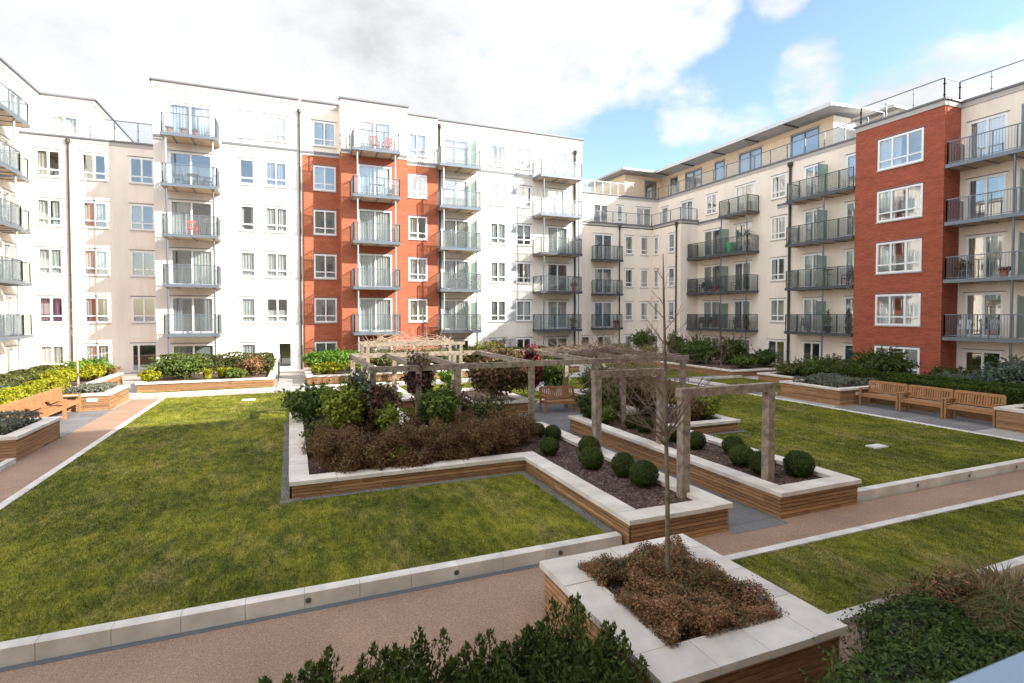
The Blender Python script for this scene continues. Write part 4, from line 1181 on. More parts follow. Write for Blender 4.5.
MID = [('olive_bush','dark olive bush behind the centre bench',(9.2,20.9,.85),(.9,.7,.75),'olive'),('bushy_shrub','green shrub behind the right arm of the bench',(10.4,20.6,.9),(.8,.7,.8),'mid'),
       ('dark_bush','dark green bush right of the centre bench',(11.1,18.2,.8),(.7,.7,.75),'laurel'),('tall_olive_bush','olive shrub at the far left corner of the right planter',(9.4,14.6,.8),(.62,.5,.65),'olive'),
       ('brown_green_bush','brown green shrub inside the twiggy second arch',(10.9,14.6,.85),(.85,.8,.7),'mixdark'),('green_bush','mid green bush right of the twiggy arch',(11.5,16.2,.85),(.75,.7,.7),'olive'),
       ('yellowish_bush','yellow green bush at the corner of the planter in the right lawn',(12.05,13.4,.62),(.45,.5,.42),'lime'),('rusty_bush','rusty low bush behind the front left post',(11.3,13.3,.6),(.5,.45,.4),'mixdark'),
       ('low_green_clump','low pale green clump on the far left end of the right planter',(8.75,13.9,.5),(.33,.4,.32),'mid'),('fern_bush','dark fern like bush at the left end of the right planter',(8.7,14.75,.6),(.42,.3,.5),'laurel')]
for nm, lb, c, r_, mt in MID:
    shrub(nm, lb, c, r_, int(2600*(r_[0]+r_[2])), .055, mt, 6, group=G2, zb=.22)
# lawn-side beds at the far right
G3 = 'bushes of the far right planters'
RB = [('round_bush','dark upright bush at the left end of the far right planter',(26.6,32.6,1.0),(.75,.75,1.05),'laurel'),('wide_bush','wide dark bush in the middle of the far right planter',(25.0,28.3,1.0),(1.15,1.2,1.0),'laurel'),
      ('dark_spreading_bush','dark spreading bush joined to the wide one on its right',(26.5,27.2,1.0),(1.2,1.2,1.0),'yew'),('ball_bush','round dark bush high before the far corner windows',(24.9,34.2,1.45),(.95,.8,.85),'laurel'),
      ('light_bush','light green low bush in front of the dark round one',(22.0,34.0,.8),(1.6,.8,.55),'mid'),('spiky_bush','yellow green spiky plant left of the sapling',(24.2,32.6,.8),(.6,.6,.45),'lime'),
      ('low_light_bush','low light green bush right of the wide dark bush',(25.6,25.0,.6),(.8,.7,.4),'mid'),('low_dark_bush','low dark bush at the right end of the far planter',(27.6,25.4,.7),(.9,.8,.55),'laurel'),
      ('pale_bush','pale grey green bush at the right edge behind the hedge',(27.0,12.3,1.0),(1.1,.9,.75),'blue'),('broad_dark_bush','broad dark bush in front of the brick tower',(26.0,17.0,.95),(1.5,1.1,.85),'yew')]
for nm, lb, c, r_, mt in RB:
    shrub(nm, lb, c, r_, int(1700*(r_[0]+r_[2])), .075, mt, 7, group=G3, zb=.25)
for i, (x, y, hz, mt, lb) in enumerate([(25.0,21.2,.42,'olive','low olive shrub at the left front of the bed before the brick tower'),(26.8,21.4,.5,'mid','low green shrub behind the left front olive one'),(25.2,19.6,.42,'yew','low dark shrub in the middle of the bed before the tower'),(27.6,19.6,.5,'olive','low olive shrub close to the tower wall'),(28.2,21.2,.55,'yew','low dark shrub against the cream wall beside the tower'),
                                      (26.6,14.2,.45,'blue','low blue green shrub behind the middle of the clipped hedge'),(25.4,13.0,.42,'blue','low blue green shrub close behind the hedge'),(28.0,15.2,.5,'yew','low dark shrub under the green blinds'),(28.3,13.6,.5,'blue','low grey green shrub under the right end balcony'),(25.8,11.2,.45,'blue','low blue green shrub nearest the right edge')]):
    shrub('low_shrub', lb, (x, y, .3+hz*.6), (1.0, .9, hz), 1900, .06, mt, 6, group='low shrubs along the right wing', zb=.25)
hedge('clipped_hedge', 'dark clipped hedge behind the three right benches', 21.85, 22.75, 9.95, 14.3, .25, 1.0, 10000, .045, 'box', .02)
hedge('clipped_hedge', 'far half of the clipped hedge behind the lavender planter', 23.0, 23.9, 10.2, 17.0, .25, 1.08, 10000, .045, 'box', .02)
for i in range(9):
    x = 20.2 + (i % 3)*1.0; y = 15.0 + (i//3)*.85
o = hedge('lavender', 'grey green lavender filling the tall planter beside the benches', 20.05, 22.45, 14.85, 16.85, .5, .84, 5200, .05, 'lav', .05, cat='lavender')
hedge('green_planting', 'green planting in the tall planter at the right edge', 20.8, 22.8, 5.9, 9.4, .5, .86, 2500, .06, 'laurel', .05, cat='shrub')
# left beds
hedge('olive_hedge', 'olive green hedge along the left wing behind the yellow hedge', -10.9, -9.7, 19.6, 32.3, .4, 1.05, 12000, .06, 'olive', .06)
hedge('yellow_hedge', 'bright yellow hedge behind the left benches', -8.9, -8.15, 19.6, 26.4, .45, 1.0, 7000, .05, 'yellow', .06)
GL = 'sunny plants of the left planter'
for nm, lb, c, r_, mt in [('pale_clump','pale blue green low clump between olive and yellow hedges, nearest the left edge',(-9.4,21.0,.75),(.5,.8,.3),'blue'),('pale_clump','pale clump between olive and yellow hedges, further from the left edge',(-9.3,24.0,.75),(.5,.9,.3),'blue'),
    ('lime_clump','lime yellow clump left of the pale sapling trunk',(-9.0,28.3,.85),(.55,.9,.38),'yellow'),('lime_clump','lime yellow clump right of the pale sapling trunk',(-8.4,30.2,.85),(.5,.8,.36),'yellow'),
    ('green_clump','bright green clump at the far end of the left planter',(-9.0,31.6,.95),(1.0,.8,.45),'bright'),('rust_clump','small rust orange clump at the far right tip of the left planter',(-8.2,32.0,.75),(.35,.4,.25),'heath')]:
    shrub(nm, lb, c, r_, int(2200*(r_[0]+r_[2])), .06, mt, 5, group=GL, zb=.5)
hedge('grey_cover', 'grey green lavender on the jutting end of the left planter', -7.7, -6.55, 24.6, 26.5, .48, .76, 3200, .045, 'lav', .04, cat='lavender')
hedge('grey_mound', 'grey brown clipped mound in the planter at the left edge', -8.8, -6.5, 16.9, 18.9, .45, .84, 4200, .045, 'lav', .05, cat='shrub')
# far planters before the facades
GF = 'plants of the far planter below the white block'
hedge('low_hedge', 'low thin hedge under the ground floor windows of the white block', -6.3, -.9, 33.0, 33.35, .3, 1.35, 3600, .07, 'olive', .05)
for nm, lb, c, r_, mt in [('green_mound','large green mound at the left of the far white block planter',(-5.1,31.0,.85),(1.25,.9,.62),'mid'),('yellow_flower','small yellow clump at the left tip of the far planter',(-6.1,29.7,.6),(.35,.35,.3),'yellow'),
    ('russet_clump','russet clump at the right of the far white block planter',(-1.8,31.2,.8),(.6,.6,.5),'heath'),('low_clump','low green clump in the middle right of the far planter',(-2.5,29.8,.55),(.5,.35,.25),'mid'),('end_clump','olive clump next to the path at the right end of the far planter',(-1.1,31.8,.85),(.35,.6,.5),'olive')]:
    shrub(nm, lb, c, r_, int(1700*(r_[0]+r_[2])), .075, mt, 5, group=GF, zb=.35)
for x, y, lb in [(-3.8,30.3,'yellow striped leaf clump beside the large green mound'),(-3.2,30.8,'yellow striped leaf clump in the middle of the far planter'),(-2.75,30.4,'rightmost yellow striped leaf clump of the far planter')]:
    grass_clump('variegated_clump', lb, (x, y, .38), .45, .75, 160, 'yellow', GF, .5, .03)
GR = 'plants of the far planter below the brick block'
for nm, lb, c, r_, mt in [('bright_mound','bright green mound at the left of the brick block planter',(1.4,31.6,.9),(.75,.8,.6),'bright'),('bright_mound','largest bright green mound in the brick block planter',(2.6,31.4,1.0),(.9,.8,.6),'bright'),('yellow_patch','yellow green patch at the front of the brick block planter',(1.7,30.0,.62),(.8,.4,.3),'yellow'),
    ('yellow_patch','yellow patch behind the left pergola end',(3.4,30.1,.62),(.7,.4,.32),'yellow'),('rust_patch','rusty pink shrub right of the bright mounds',(3.8,31.6,.85),(.5,.5,.5),'heath'),('green_patch','olive shrub behind the left pergola posts',(5.2,31.2,.8),(.9,.7,.5),'olive'),
    ('yellow_green_shrub','tall yellow green shrub before the white block right of the brick',(11.0,30.5,1.05),(.95,.8,.75),'lime'),('dark_patch','dark olive shrub right of the sunlit twigs',(8.6,31.0,.8),(1.0,.7,.5),'olive'),('far_green_shrub','green shrub at the right end of the brick block planter',(13.5,31.2,.8),(1.3,.8,.5),'mid')]:
    shrub(nm, lb, c, r_, int(1700*(r_[0]+r_[2])), .075, mt, 5, group=GR, zb=.35)
hedge('dark_low_hedge', 'long low dark hedge under the brick and right white ground floor windows', 1.0, 20.5, 33.9, 34.6, -.02, 1.25, 9000, .075, 'yew', .04)
# foreground
sp = []
for i in range(300):
    x = RNG.uniform(-1.3, 2.62); y = RNG.uniform(3.3, 4.75)
    top = .90 + .05*math.sin(x*3.1) + .05*math.sin(x*7.3+1) - (0 if y < 4.5 else .03) - .16*max(0, -.2-x)
    sp.append((x, y, top*RNG.uniform(.87, .99)))
upright('yew_hedge', 'dark ragged hedge along the bottom edge in front of the gravel path', sp, 1.05, 330, .038, 'yew', -.22, cat='hedge', spread=.20)
hl = [(x_, 4.0+.25*math.sin(x_*5), .04+.05*math.sin(x_*3.1),   .42, .62, .56) for x_ in np.arange(-.8, 2.45, .36)]
v = blob(hl, 24000, .032, .36, .5, .5); hb = [o_ for o_ in bpy.data.objects if o_.name == 'yew_hedge'][0]
fastmesh('inner_foliage', v, 4, F_['yew'], hb, WL[hb])
root = shrub('leafy_bush', 'dark glossy bush at the lower right corner beside the handrail', (5.05,2.72,.14), (1.75,.70,.58), 40000, .029, 'laurel', 8, zb=-.22, asp=.42, shell=.62, core=.7)
sp = [(5.1+1.4*math.cos(a_)*q_, 2.72+.55*math.sin(a_)*q_, .9+.2*RNG.random()) for a_, q_ in zip(RNG.uniform(0, 6.28, 34), np.sqrt(RNG.random(34)))]
upright('leafy_shoots', 'loose upright shoots standing out of the glossy corner bush', sp, .88, 75, .032, 'laurel', -.2, spread=.11)
shrub('leafy_bush', 'glossy green bush between the square planter corner, the lower kerb and the tawny tussocks', (6.15,3.6,.02), (.85,.55,.46), 15000, .029, 'laurel', 6, zb=-.22, asp=.42, shell=.55, core=.7)
for x_, y_, r_, h_, n_, mt, lb in [(8.4,3.85,.75,.62,520,'straw','tawny tussock at the right edge of the lower bed'),(7.1,3.95,.7,.55,480,'straw','tawny tussock directly behind the glossy corner bush'),(7.75,3.75,.7,.58,480,'straw','tawny tussock between the edge one and the one behind the glossy bush'),
                              (7.9,3.2,.75,.58,480,'mid','greener tussock beneath the tawny ones'),(6.6,3.75,.55,.5,380,'straw','small tawny tussock nearest the square planter')]:
    grass_clump('tussock_grass', lb, (x_, y_, -.17), r_, h_, n_, mt, 'tawny grasses at lower right', .75, .015)
shrub('russet_bush', 'low russet shrub among the tussocks near the lower kerb', (7.4,4.05,.04), (.75,.25,.30), 2600, .03, 'heath', 7, zb=-.2, shell=.2)
# russet ground cover in the near planter
V = []; n = 72000
x = RNG.uniform(3.22, 4.75, n); y = RNG.uniform(3.98, 5.74, n)
zt = .465 - .20*np.exp(-((x-4.1)**2+(y-5.0)**2)/.045) + .075*np.sin(x*4.1+y*2)*np.cos(y*3.7) + .06*np.sin(x*11)*np.sin(y*9)
z = zt + RNG.normal(0, .03, n) - RNG.random(n)**3*.2 + .05
nr = np.column_stack([RNG.normal(0, .7, n), RNG.normal(0, .7, n), np.ones(n)]); nr /= np.linalg.norm(nr, axis=1)[:, None]
hole = ((x-3.45)**2 + (y-5.2)**2 < .13**2) | ((x-3.5)**2 + (y-4.0)**2 < .16**2)
o = fastmesh('ground_cover', leaf_quads(np.column_stack([x, y, z])[~hole], nr[~hole], .0142, .55, RNG), 4, F_['heath'])
tag(o, 'russet and bronze ground cover filling the square foreground planter', 'ground cover', kind='stuff')

# ------------------------------------------------------------------ bare trees and climbers
def branch(m, p, d, L, r, depth, rng, seg=5, up=.12, tw=None):
    pts = [Vector(p)]; rad = [r]; d = Vector(d).normalized()
    for i in range(seg):
        d = (d + Vector((rng.gauss(0, .10), rng.gauss(0, .10), rng.gauss(0, .06)+up*.25))).normalized()
        pts.append(pts[-1] + d*L/seg); rad.append(r*(1-.75*(i+1)/seg))
    m.tube(pts, rad, 5 if r > .006 else 4)
    if depth > 0:
        for i in range(1, seg+1):
            for _ in range(rng.choice([0, 1, 1, 2]) if depth > 1 else rng.choice([0, 1, 1])):
                a = rng.uniform(0, 6.28); nd = (d + Vector((math.cos(a), math.sin(a), rng.uniform(.0, .7)))*rng.uniform(.6, 1.0)).normalized()
                branch(m, pts[i], nd, L*rng.uniform(.3, .5), max(.0027, rad[i]*.58), depth-1, rng, 4, up)
rt = random.Random(21)
t = empty('bare_tree', (4.12, 5.14, .36), 'slender leafless sapling rising from the russet foreground planter', 'tree')
m = MB(); tp = [(4.12,5.14,.3),(4.10,5.14,.9),(4.085,5.13,1.5),(4.06,5.13,2.1),(4.04,5.12,2.7),(4.02,5.12,3.3),(4.0,5.12,3.85),(3.99,5.12,4.25)]
m.tube(tp, [.033,.029,.027,.024,.020,.016,.012,.005], 8); m.build('trunk', M['bark'], t)
br = MB()
for z, a, L, r_, upd in [(2.0,200,1.15,.013,.8),(2.05,20,1.15,.013,.75),(2.25,150,.7,.011,.8),(2.3,0,.7,.011,.9),(2.45,250,.55,.010,.8),(2.12,200,.8,.012,.9),(2.15,20,.55,.011,1.1),(2.2,285,.5,.010,.8),(2.3,100,.5,.010,1.0),(2.12,170,.75,.011,.55),(2.12,350,.6,.011,.5),(2.55,160,.45,.008,1.2),(2.6,330,.42,.008,1.1),(2.75,60,.4,.007,1.0),(2.9,220,.4,.007,1.2),(3.05,10,.36,.006,1.2),(3.2,180,.34,.006,1.0),(3.35,300,.3,.005,1.2),(3.5,120,.28,.005,1.1),(3.65,200,.24,.004,1.2),(3.8,20,.2,.004,1.3),(3.95,150,.15,.003,1.4)]:
    f = (z-2.1)/2.15; x = 4.06-.07*f
    branch(br, (x, 5.13, z), (math.cos(R(a)), math.sin(R(a)), upd), L, r_*1.15, 2 if L > .35 else 1, rt)
br.build('crown', M['twig'], t)
t = empty('bare_tree', (-8.53, 28.76, .5), 'thin pale leafless tree in the sunny planter by the left wing', 'tree')
m = MB(); m.tube([(-8.53,28.76,.4),(-8.55,28.76,2.0),(-8.5,28.74,3.2),(-8.52,28.76,4.6)], [.05,.04,.025,.006], 7); m.build('trunk', M['ptwig'], t)
br = MB()
for i in range(12):
    z = 2.0 + i*.2; a = i*2.4
    branch(br, (-8.52, 28.76, z), (math.cos(a), math.sin(a), 1.0), .95-.05*i, .012, 1, rt)
br.build('crown', M['ptwig'], t)
# far small bare trees seen behind the sapling
for (x, y, h_, lb) in [(20.6, 27.5, 3.4, 'leafless bush tree in the far lawn left of the sapling tip'), (24.3, 25.6, 2.6, 'leafless spindly bush before the wide dark bushes')]:
    t = empty('bare_tree', (x, y, 0), lb, 'tree'); m = MB(); br = MB()
    m.tube([(x, y, -.05), (x+.05, y, h_*.45), (x, y, h_*.9)], [.03, .02, .006], 6); m.build('trunk', M['twig'], t)
    for i in range(9): branch(br, (x+.02, y, h_*(.2+.07*i)), (math.cos(i*2.1), math.sin(i*2.1), 1.3), h_*.4, .012, 1, rt)
    br.build('crown', M['twig'], t)

def climber(label, spots, n, L, rad, mat, zr, seed, droop=.35):
    rg = random.Random(seed); o = empty('twiggy_climber', (spots[0][0], spots[0][1], zr[0]), label, 'climber', 'leafless climbers on the pergola'); m = MB()
    for i in range(n):
        a, b = rg.choice(list(zip(spots, spots[1:]))) if len(spots) > 1 else (spots[0], spots[0])
        f = rg.random(); x = a[0]+(b[0]-a[0])*f + rg.gauss(0, .12); y = a[1]+(b[1]-a[1])*f + rg.gauss(0, .12); z = rg.uniform(*zr)
        ang = rg.uniform(0, 6.28); d = Vector((math.cos(ang), math.sin(ang), rg.uniform(-.3, .6))).normalized(); p = Vector((x, y, z)); pts = [p]; l = L*rg.uniform(.4, 1.2)
        for s in range(5):
            d = (d + Vector((rg.gauss(0, .28), rg.gauss(0, .28), rg.gauss(-droop*.25, .2)))).normalized(); p = p + d*l/5; pts.append(p)
        r_ = rad*rg.uniform(.5, 1.3); m.tube(pts, [r_, r_*.9, r_*.8, r_*.6, r_*.5, r_*.3], 4, cap=False)
    m.build('twigs', M[mat], o)
    return o
c = climber('brown leafless climber tangled over the second arch', [(6.55,10.95),(8.55,10.95)], 190, .8, .006, 'twig', (1.85, 2.3), 3)
m = MB(); rg = random.Random(8)
for px in (6.75, 8.35):
    for i in range(7):
        a = rg.uniform(0, 6.28); m.tube([(px+.1*math.cos(a+q*1.1), 10.95+.1*math.sin(a+q*1.1), .2+q*.5) for q in range(5)], .009, 5)
o = m.build('climbing_stems', M['twig'], c); WL[o] = Vector((0,0,0))
o.location = tuple(-v for v in WL[c])
climber('dense brown leafless climber roofing the right half of the pergola', [(8.6,14.1),(11.6,14.1),(11.6,18.6),(9.2,18.8),(10.0,16.4),(11.0,17.5),(9.0,15.5)], 560, 1.1, .008, 'twig', (2.12, 2.28), 4, .25)
climber('pale sunlit leafless twigs heaped beyond the left half of the pergola', [(3.6,27.2),(5.0,27.4),(7.4,27.2)], 300, 1.1, .012, 'ptwig', (1.8, 2.35), 5)
climber('brown twigs straggling down the right arch post of the walk', [(8.5,11.0),(9.3,12.3)], 55, .9, .006, 'twig', (.9, 2.1), 6)

# ------------------------------------------------------------------ pergola and arches
def post(m, x, y, z0, z1, w=.145): m.box(x-w/2, x+w/2, y-w/2, y+w/2, z0, z1)
p = empty('timber_pergola', (6.5, 16.5, -.17), 'long weathered timber pergola spanning the middle of the garden', 'pergola')
def part(par, name, mat, fn):
    m = MB(); fn(m); return m.build(name, M[mat], par)
ZT = 2.2; FY, BY = 14.1, 18.95
for x in (1.95, 3.12, 4.2, 6.4, 8.5, 9.5, 11.8): part(p, 'post', 'oldwood', lambda m: post(m, x, FY, -.2 if 3.4 < x < 5 else .1, ZT-.15))
for x in (1.95, 3.35, 5.5, 7.0, 10.1, 11.8): part(p, 'post', 'oldwood', lambda m: post(m, x, BY, -.2, ZT-.15))
part(p, 'beam', 'oldwood', lambda m: m.box(1.83, 12.0, FY-.065, FY+.065, ZT-.15, ZT)); part(p, 'beam', 'oldwood', lambda m: m.box(1.83, 12.0, BY-.065, BY+.065, ZT-.15, ZT))
for x in (1.95, 3.12, 4.2, 6.4, 8.5, 9.9, 11.8): part(p, 'rafter', 'oldwood', lambda m: m.box(x-.06, x+.06, FY+.067, BY-.067, ZT-.14, ZT+.003))
for (x0, x1, y, zb_, lb) in [(6.56, 8.62, 7.8, .1, 'nearest timber arch over the slate walk, its beam bare'), (6.66, 8.5, 10.95, .1, 'second timber arch over the slate walk, wrapped in twigs')]:
    a = empty('timber_arch', ((x0+x1)/2, y, zb_), lb, 'arch', 'timber arches over the walk')
    for x in (x0, x1): part(a, 'post', 'oldwood', lambda m: post(m, x, y, zb_, ZT-.15, .165))
    part(a, 'beam', 'oldwood', lambda m: m.box(x0-.12, x1+.12, y-.085, y+.085, ZT-.15, ZT+.01))
a = empty('low_pergola', (6.0, 26.3, 0), 'sunlit low timber frame beyond the pergola under pale twigs', 'pergola')
for x in (3.4, 5.6, 8.0): part(a, 'post', 'oldwood', lambda m: post(m, x, 26.3, -.05, 2.0))
for y in (26.3, 28.3): part(a, 'beam', 'oldwood', lambda m: m.box(3.2, 8.2, y-.08, y+.08, 2.0, 2.15))
for x in (3.4, 5.6, 8.0): part(a, 'post', 'oldwood', lambda m: post(m, x, 28.3, -.05, 2.0))

# ------------------------------------------------------------------ benches
def bench(label, loc, rz, W=1.5, group=None):
    b_ = empty('garden_bench', loc, label, 'bench', group, rz)   # local: faces -y, x along
    h = W/2
    def pt(name, fn):
        m = MB(); fn(m); return m.build(name, M['teak'], b_, local=True)
    def seat(m):
        for i in range(6): m.box(-h+.03, h-.03, -.27+i*.088, -.27+i*.088+.072, .425, .45)
        m.box(-h+.05, h-.05, -.262, -.238, .34, .424); m.box(-h+.05, h-.05, .2, .225, .34, .424)
    pt('seat', seat)
    def back(m):
        m.hexa([(-h+.05,.27,.86),(h-.05,.27,.86),(h-.05,.31,.86),(-h+.05,.31,.86)], [(-h+.05,.285,.95),(h-.05,.285,.95),(h-.05,.325,.95),(-h+.05,.325,.95)])
        m.hexa([(-h+.05,.215,.5),(h-.05,.215,.5),(h-.05,.25,.5),(-h+.05,.25,.5)], [(-h+.05,.22,.56),(h-.05,.22,.56),(h-.05,.255,.56),(-h+.05,.255,.56)])
        n = int(W/.085)
        for i in range(n):
            x = -h+.1+(W-.2)*i/(n-1); w = .052 if (i+1) % 6 else .075
            m.hexa([(x-w/2,.225,.56),(x+w/2,.225,.56),(x+w/2,.243,.56),(x-w/2,.243,.56)], [(x-w/2,.282,.86),(x+w/2,.282,.86),(x+w/2,.3,.86),(x-w/2,.3,.86)])
    pt('backrest', back)
    for s in (-1, 1):
        x = s*(h-.035)
        pt('leg', lambda m: m.box(x-.032, x+.032, -.29, -.225, 0, .64))
        pt('leg', lambda m: m.hexa([(x-.032,.2,0),(x+.032,.2,0),(x+.032,.265,0),(x-.032,.265,0)], [(x-.032,.275,.93),(x+.032,.275,.93),(x+.032,.335,.93),(x-.032,.335,.93)]))
        pt('armrest', lambda m: m.box(x-.04, x+.04, -.31, .24, .64, .675))
    return b_
b0 = bench('left one of three teak benches in a row, next to the lavender planter', (20.85, 13.58, 0), R(-90), 1.45, 'row of teak benches by the right lawn')
for y, lb in ((12.1, 'middle one of three teak benches before the clipped hedge'), (10.62, 'right one of three teak benches, next to the planter at the picture edge')):
    c = copy_tree(b0); c.location = (20.85, y, 0); tag(c, lb)
GLB = 'row of teak benches by the left path'
for i, (y, lb) in enumerate(((20.35, 'sunlit bench nearest the grey mound planter on the left'), (21.85, 'sunlit bench in the middle of the left row'), (23.35, 'sunlit bench at the far end of the left row beside the plaque'))):
    c = copy_tree(b0); c.location = (-7.35, y, -.012); c.rotation_euler = (0, 0, R(90)); tag(c, lb, 'bench', GLB)
c = copy_tree(b0); c.location = (9.45, 18.2, -.17); c.rotation_euler = (0, 0, R(-4)); tag(c, 'orange teak bench under the pergola at the end of the slate walk', 'bench')
del c['group']
c = copy_tree(b0); c.location = (10.25, 16.6, -.17); c.rotation_euler = (0, 0, R(-92)); tag(c, 'teak bench mostly hidden behind the right planter, its arm showing', 'bench')
del c['group']

# ------------------------------------------------------------------ small fixtures
for i, (x, zf, lb) in enumerate([(.18, 0, 'round light in the left kerb, nearest the left edge'), (2.12, 0, 'round light in the middle of the left kerb'), (3.75, 0, 'round light in the left kerb close to the square planter'),
                                 (12.2, 0, 'round light in the right kerb nearest the planter'), (14.0, 0, 'round light in the middle of the right kerb'), (15.85, 0, 'round light in the right kerb at the picture edge')]):
    o = empty('kerb_light', (x, 7.188, -.06), lb, 'light', 'round lights set in the kerb faces')
    m = MB(); n = 14
    for rr_, y0, y1, nm, mt in ((.038, 7.184, 7.196, 'rim', 'gmetal'), (.026, 7.180, 7.19, 'lens', 'lens')):
        m = MB(); m.tube([(x, y0, -.06), (x, y1, -.06)], rr_, 14); m.build(nm, M[mt], o)
for x, y, w, z, lb in [(14.46, 9.55, .5, .006, 'pale square inspection cover in the right lawn'), (-1.6, 24.6, .5, .006, 'pale inspection cover in the sunlit left lawn'), (21.5, 19.4, .45, .006, 'pale inspection cover in the small lawn by the lavender planter')]:
    o = empty('inspection_cover', (x, y, z), lb, 'cover')
    m = MB(); m.box(x-w/2, x+w/2, y-w*.3, y+w*.3, z-.05, z+.03); m.build('frame', M['kerb'], o)
    m = MB(); m.box(x-w/2+.04, x+w/2-.04, y-w*.3+.04, y+w*.3-.04, z+.031, z+.042); m.build('lid', M['plaque'], o)
h = empty('handrail', (-.55, 32.5, 0), 'small black handrail beside the path to the white block door', 'handrail')
m = MB(); m.bar((-.6, 31.2, .95), (-.6, 34.4, .95), .05); m.build('rail', M['plastic_black'], h)
for y in (31.2, 32.8, 34.4):
    m = MB(); m.box(-.62, -.58, y-.02, y+.02, -.01, .93); m.build('post', M['plastic_black'], h)
o = empty('low_wall', (-.62, 33.0, 0), 'short white wall between the far planter and the path to the door', 'wall')
m = MB(); m.box(-.72, -.64, 33.5, 36.5, -.05, .75); m.build('wall_face', M['white'], o)
m = MB(); m.box(-.76, -.60, 33.48, 36.52, .752, .80); m.build('wall_cap', M['stone'], o)

# ------------------------------------------------------------------ things on the balconies
def chair(label, loc, rz, mat, group=None):
    c = empty('patio_chair', loc, label, 'chair', group, rz)
    def pt(nm, fn):
        m = MB(); fn(m); m.build(nm, M[mat], c, local=True)
    pt('seat', lambda m: m.hexa([(-.24,-.24,.41),(.24,-.24,.41),(.21,.22,.39),(-.21,.22,.39)], [(-.24,-.24,.44),(.24,-.24,.44),(.21,.22,.42),(-.21,.22,.42)]))
    def bk(m):
        for x in (-.2, -.1, 0, .1, .2): m.hexa([(x-.03,.2,.42),(x+.03,.2,.42),(x+.03,.225,.42),(x-.03,.225,.42)], [(x-.03,.29,.84),(x+.03,.29,.84),(x+.03,.315,.84),(x-.03,.315,.84)])
        m.box(-.24, .24, .285, .32, .8, .88)
    pt('backrest', bk)
    for x in (-.22, .22):
        for y in (-.22, .2): pt('leg', lambda m: m.box(x-.018, x+.018, y-.018, y+.018, 0, .42))
        pt('armrest', lambda m: m.box(x-.03, x+.03, -.22, .26, .62, .65)); pt('arm_post', lambda m: m.box(x-.016, x+.016, -.21, -.17, .42, .62))
    return c
def table(label, loc, w, h, mat, rnd=False):
    c = empty('patio_table', loc, label, 'table')
    m = MB()
    if rnd: m.lathe((0,0,h-.03), [(w/2-.01, 0), (w/2, .01), (w/2, .025), (w/2-.01, .03)], 18)
    else: m.box(-w/2, w/2, -w*.3, w*.3, h-.03, h)
    m.build('table_top', M[mat], c, local=True)
    for x in (-1, 1):
        for y in (-1, 1):
            k = .30 if rnd else .44
            m = MB(); m.bar((x*w*k, y*w*.24, 0), (x*w*k*.9, y*w*.22, h-.03), .035); m.build('leg', M[mat], c, local=True)
    return c
def pot(label, loc, r_, h, mat, leaf, lh, n=260, cat='potted plant', tall=False):
    c = empty('potted_plant', loc, label, cat)
    m = MB(); m.lathe((0,0,0), [(r_*.7, 0), (r_*.95, h*.85), (r_*1.08, h*.86), (r_*1.08, h), (r_*.9, h)], 14); m.build('pot', M[mat], c, local=True)
    if tall: v = blob([(0,0,h+lh*.35,r_*1.1,r_*1.1,lh*.4),(0,0,h+lh*.75,r_*.6,r_*.6,lh*.3)], n, .05, .4, .2)
    else: v = blob([(0,0,h+lh*.45,r_*1.7,r_*1.7,lh*.5)], n, .06, .4, .15)
    fastmesh('foliage', v, 4, F_[leaf], c)
    m = MB(); m.tube([(0,0,h*.8),(0,0,h+lh*.6)], .015, 5); m.build('stem', M['bark'], c, local=True)
    return c
YC = 35.55; Z5, Z4, Z3, Z2, Z1 = (lvl(k)+.004 for k in (5,4,3,2,1))
chair('bright red chair on the top brick block balcony, left of its folded twin', (5.0, 34.75, Z5), R(160), 'red', 'red chairs on the top brick balcony')
chair('lower red chair by the right end of the top brick block balcony', (5.75, 34.75, Z5), R(200), 'red', 'red chairs on the top brick balcony')
table('pale square table on the fourth floor brick block balcony', (5.1, 34.7, Z4), .9, .8, 'plastic_white')
pot('terracotta pot with flowers at the right end of the fourth floor brick balcony', (6.1, 34.9, Z4), .15, .3, 'terracotta', 'darkred', .4)
table('dark round table on the fourth floor balcony of the white block', (-5.1, 36.1, Z4), .8, .72, 'plastic_black', True)
chair('dark chair left of the round table on the white block balcony', (-5.8, 36.15, Z4), R(90), 'plastic_black', 'dark chairs on the white block balcony')
chair('dark chair right of the round table on the white block balcony', (-4.35, 36.15, Z4), R(-90), 'plastic_black', 'dark chairs on the white block balcony')
chair('red chair behind the bars of the third floor white block balcony', (-5.2, 36.3, Z3), R(180), 'red')
for i, x in enumerate((-6.2, -5.5, -4.9)):
    pot(['clay pot at the left of the top white block balcony', 'clay pot in the middle of the top white block balcony', 'clay pot right of the middle on the top white block balcony'][i], (x, 35.75, Z5), .13, .26, 'orange', 'heath', .2, 120)
table('pale round table on the second floor balcony right of the brick', (10.9, 36.0, Z2), .75, .72, 'lmetal', True)
chair('pale chair left of the round table right of the brick', (10.2, 36.05, Z2), R(80), 'lmetal', 'pale chairs right of the brick')
chair('pale chair right of the round table right of the brick', (11.65, 36.05, Z2), R(-80), 'lmetal', 'pale chairs right of the brick')
table('small white table at the left of the top balcony of the right white block', (17.4, 36.1, Z5), .6, .6, 'plastic_white')
pot('pink flowering pot on the second floor balcony beside the far pipe', (19.8, 35.9, Z2), .18, .35, 'terracotta', 'darkred', .4)
pot('dark potted shrub on the first floor balcony beside the far pipe', (19.7, 35.9, Z1), .18, .4, 'plastic_black', 'yew', .6)
pot('red pot on the first floor far corner balcony', (25.2, 38.4, Z1), .17, .35, 'terracotta', 'darkred', .3)
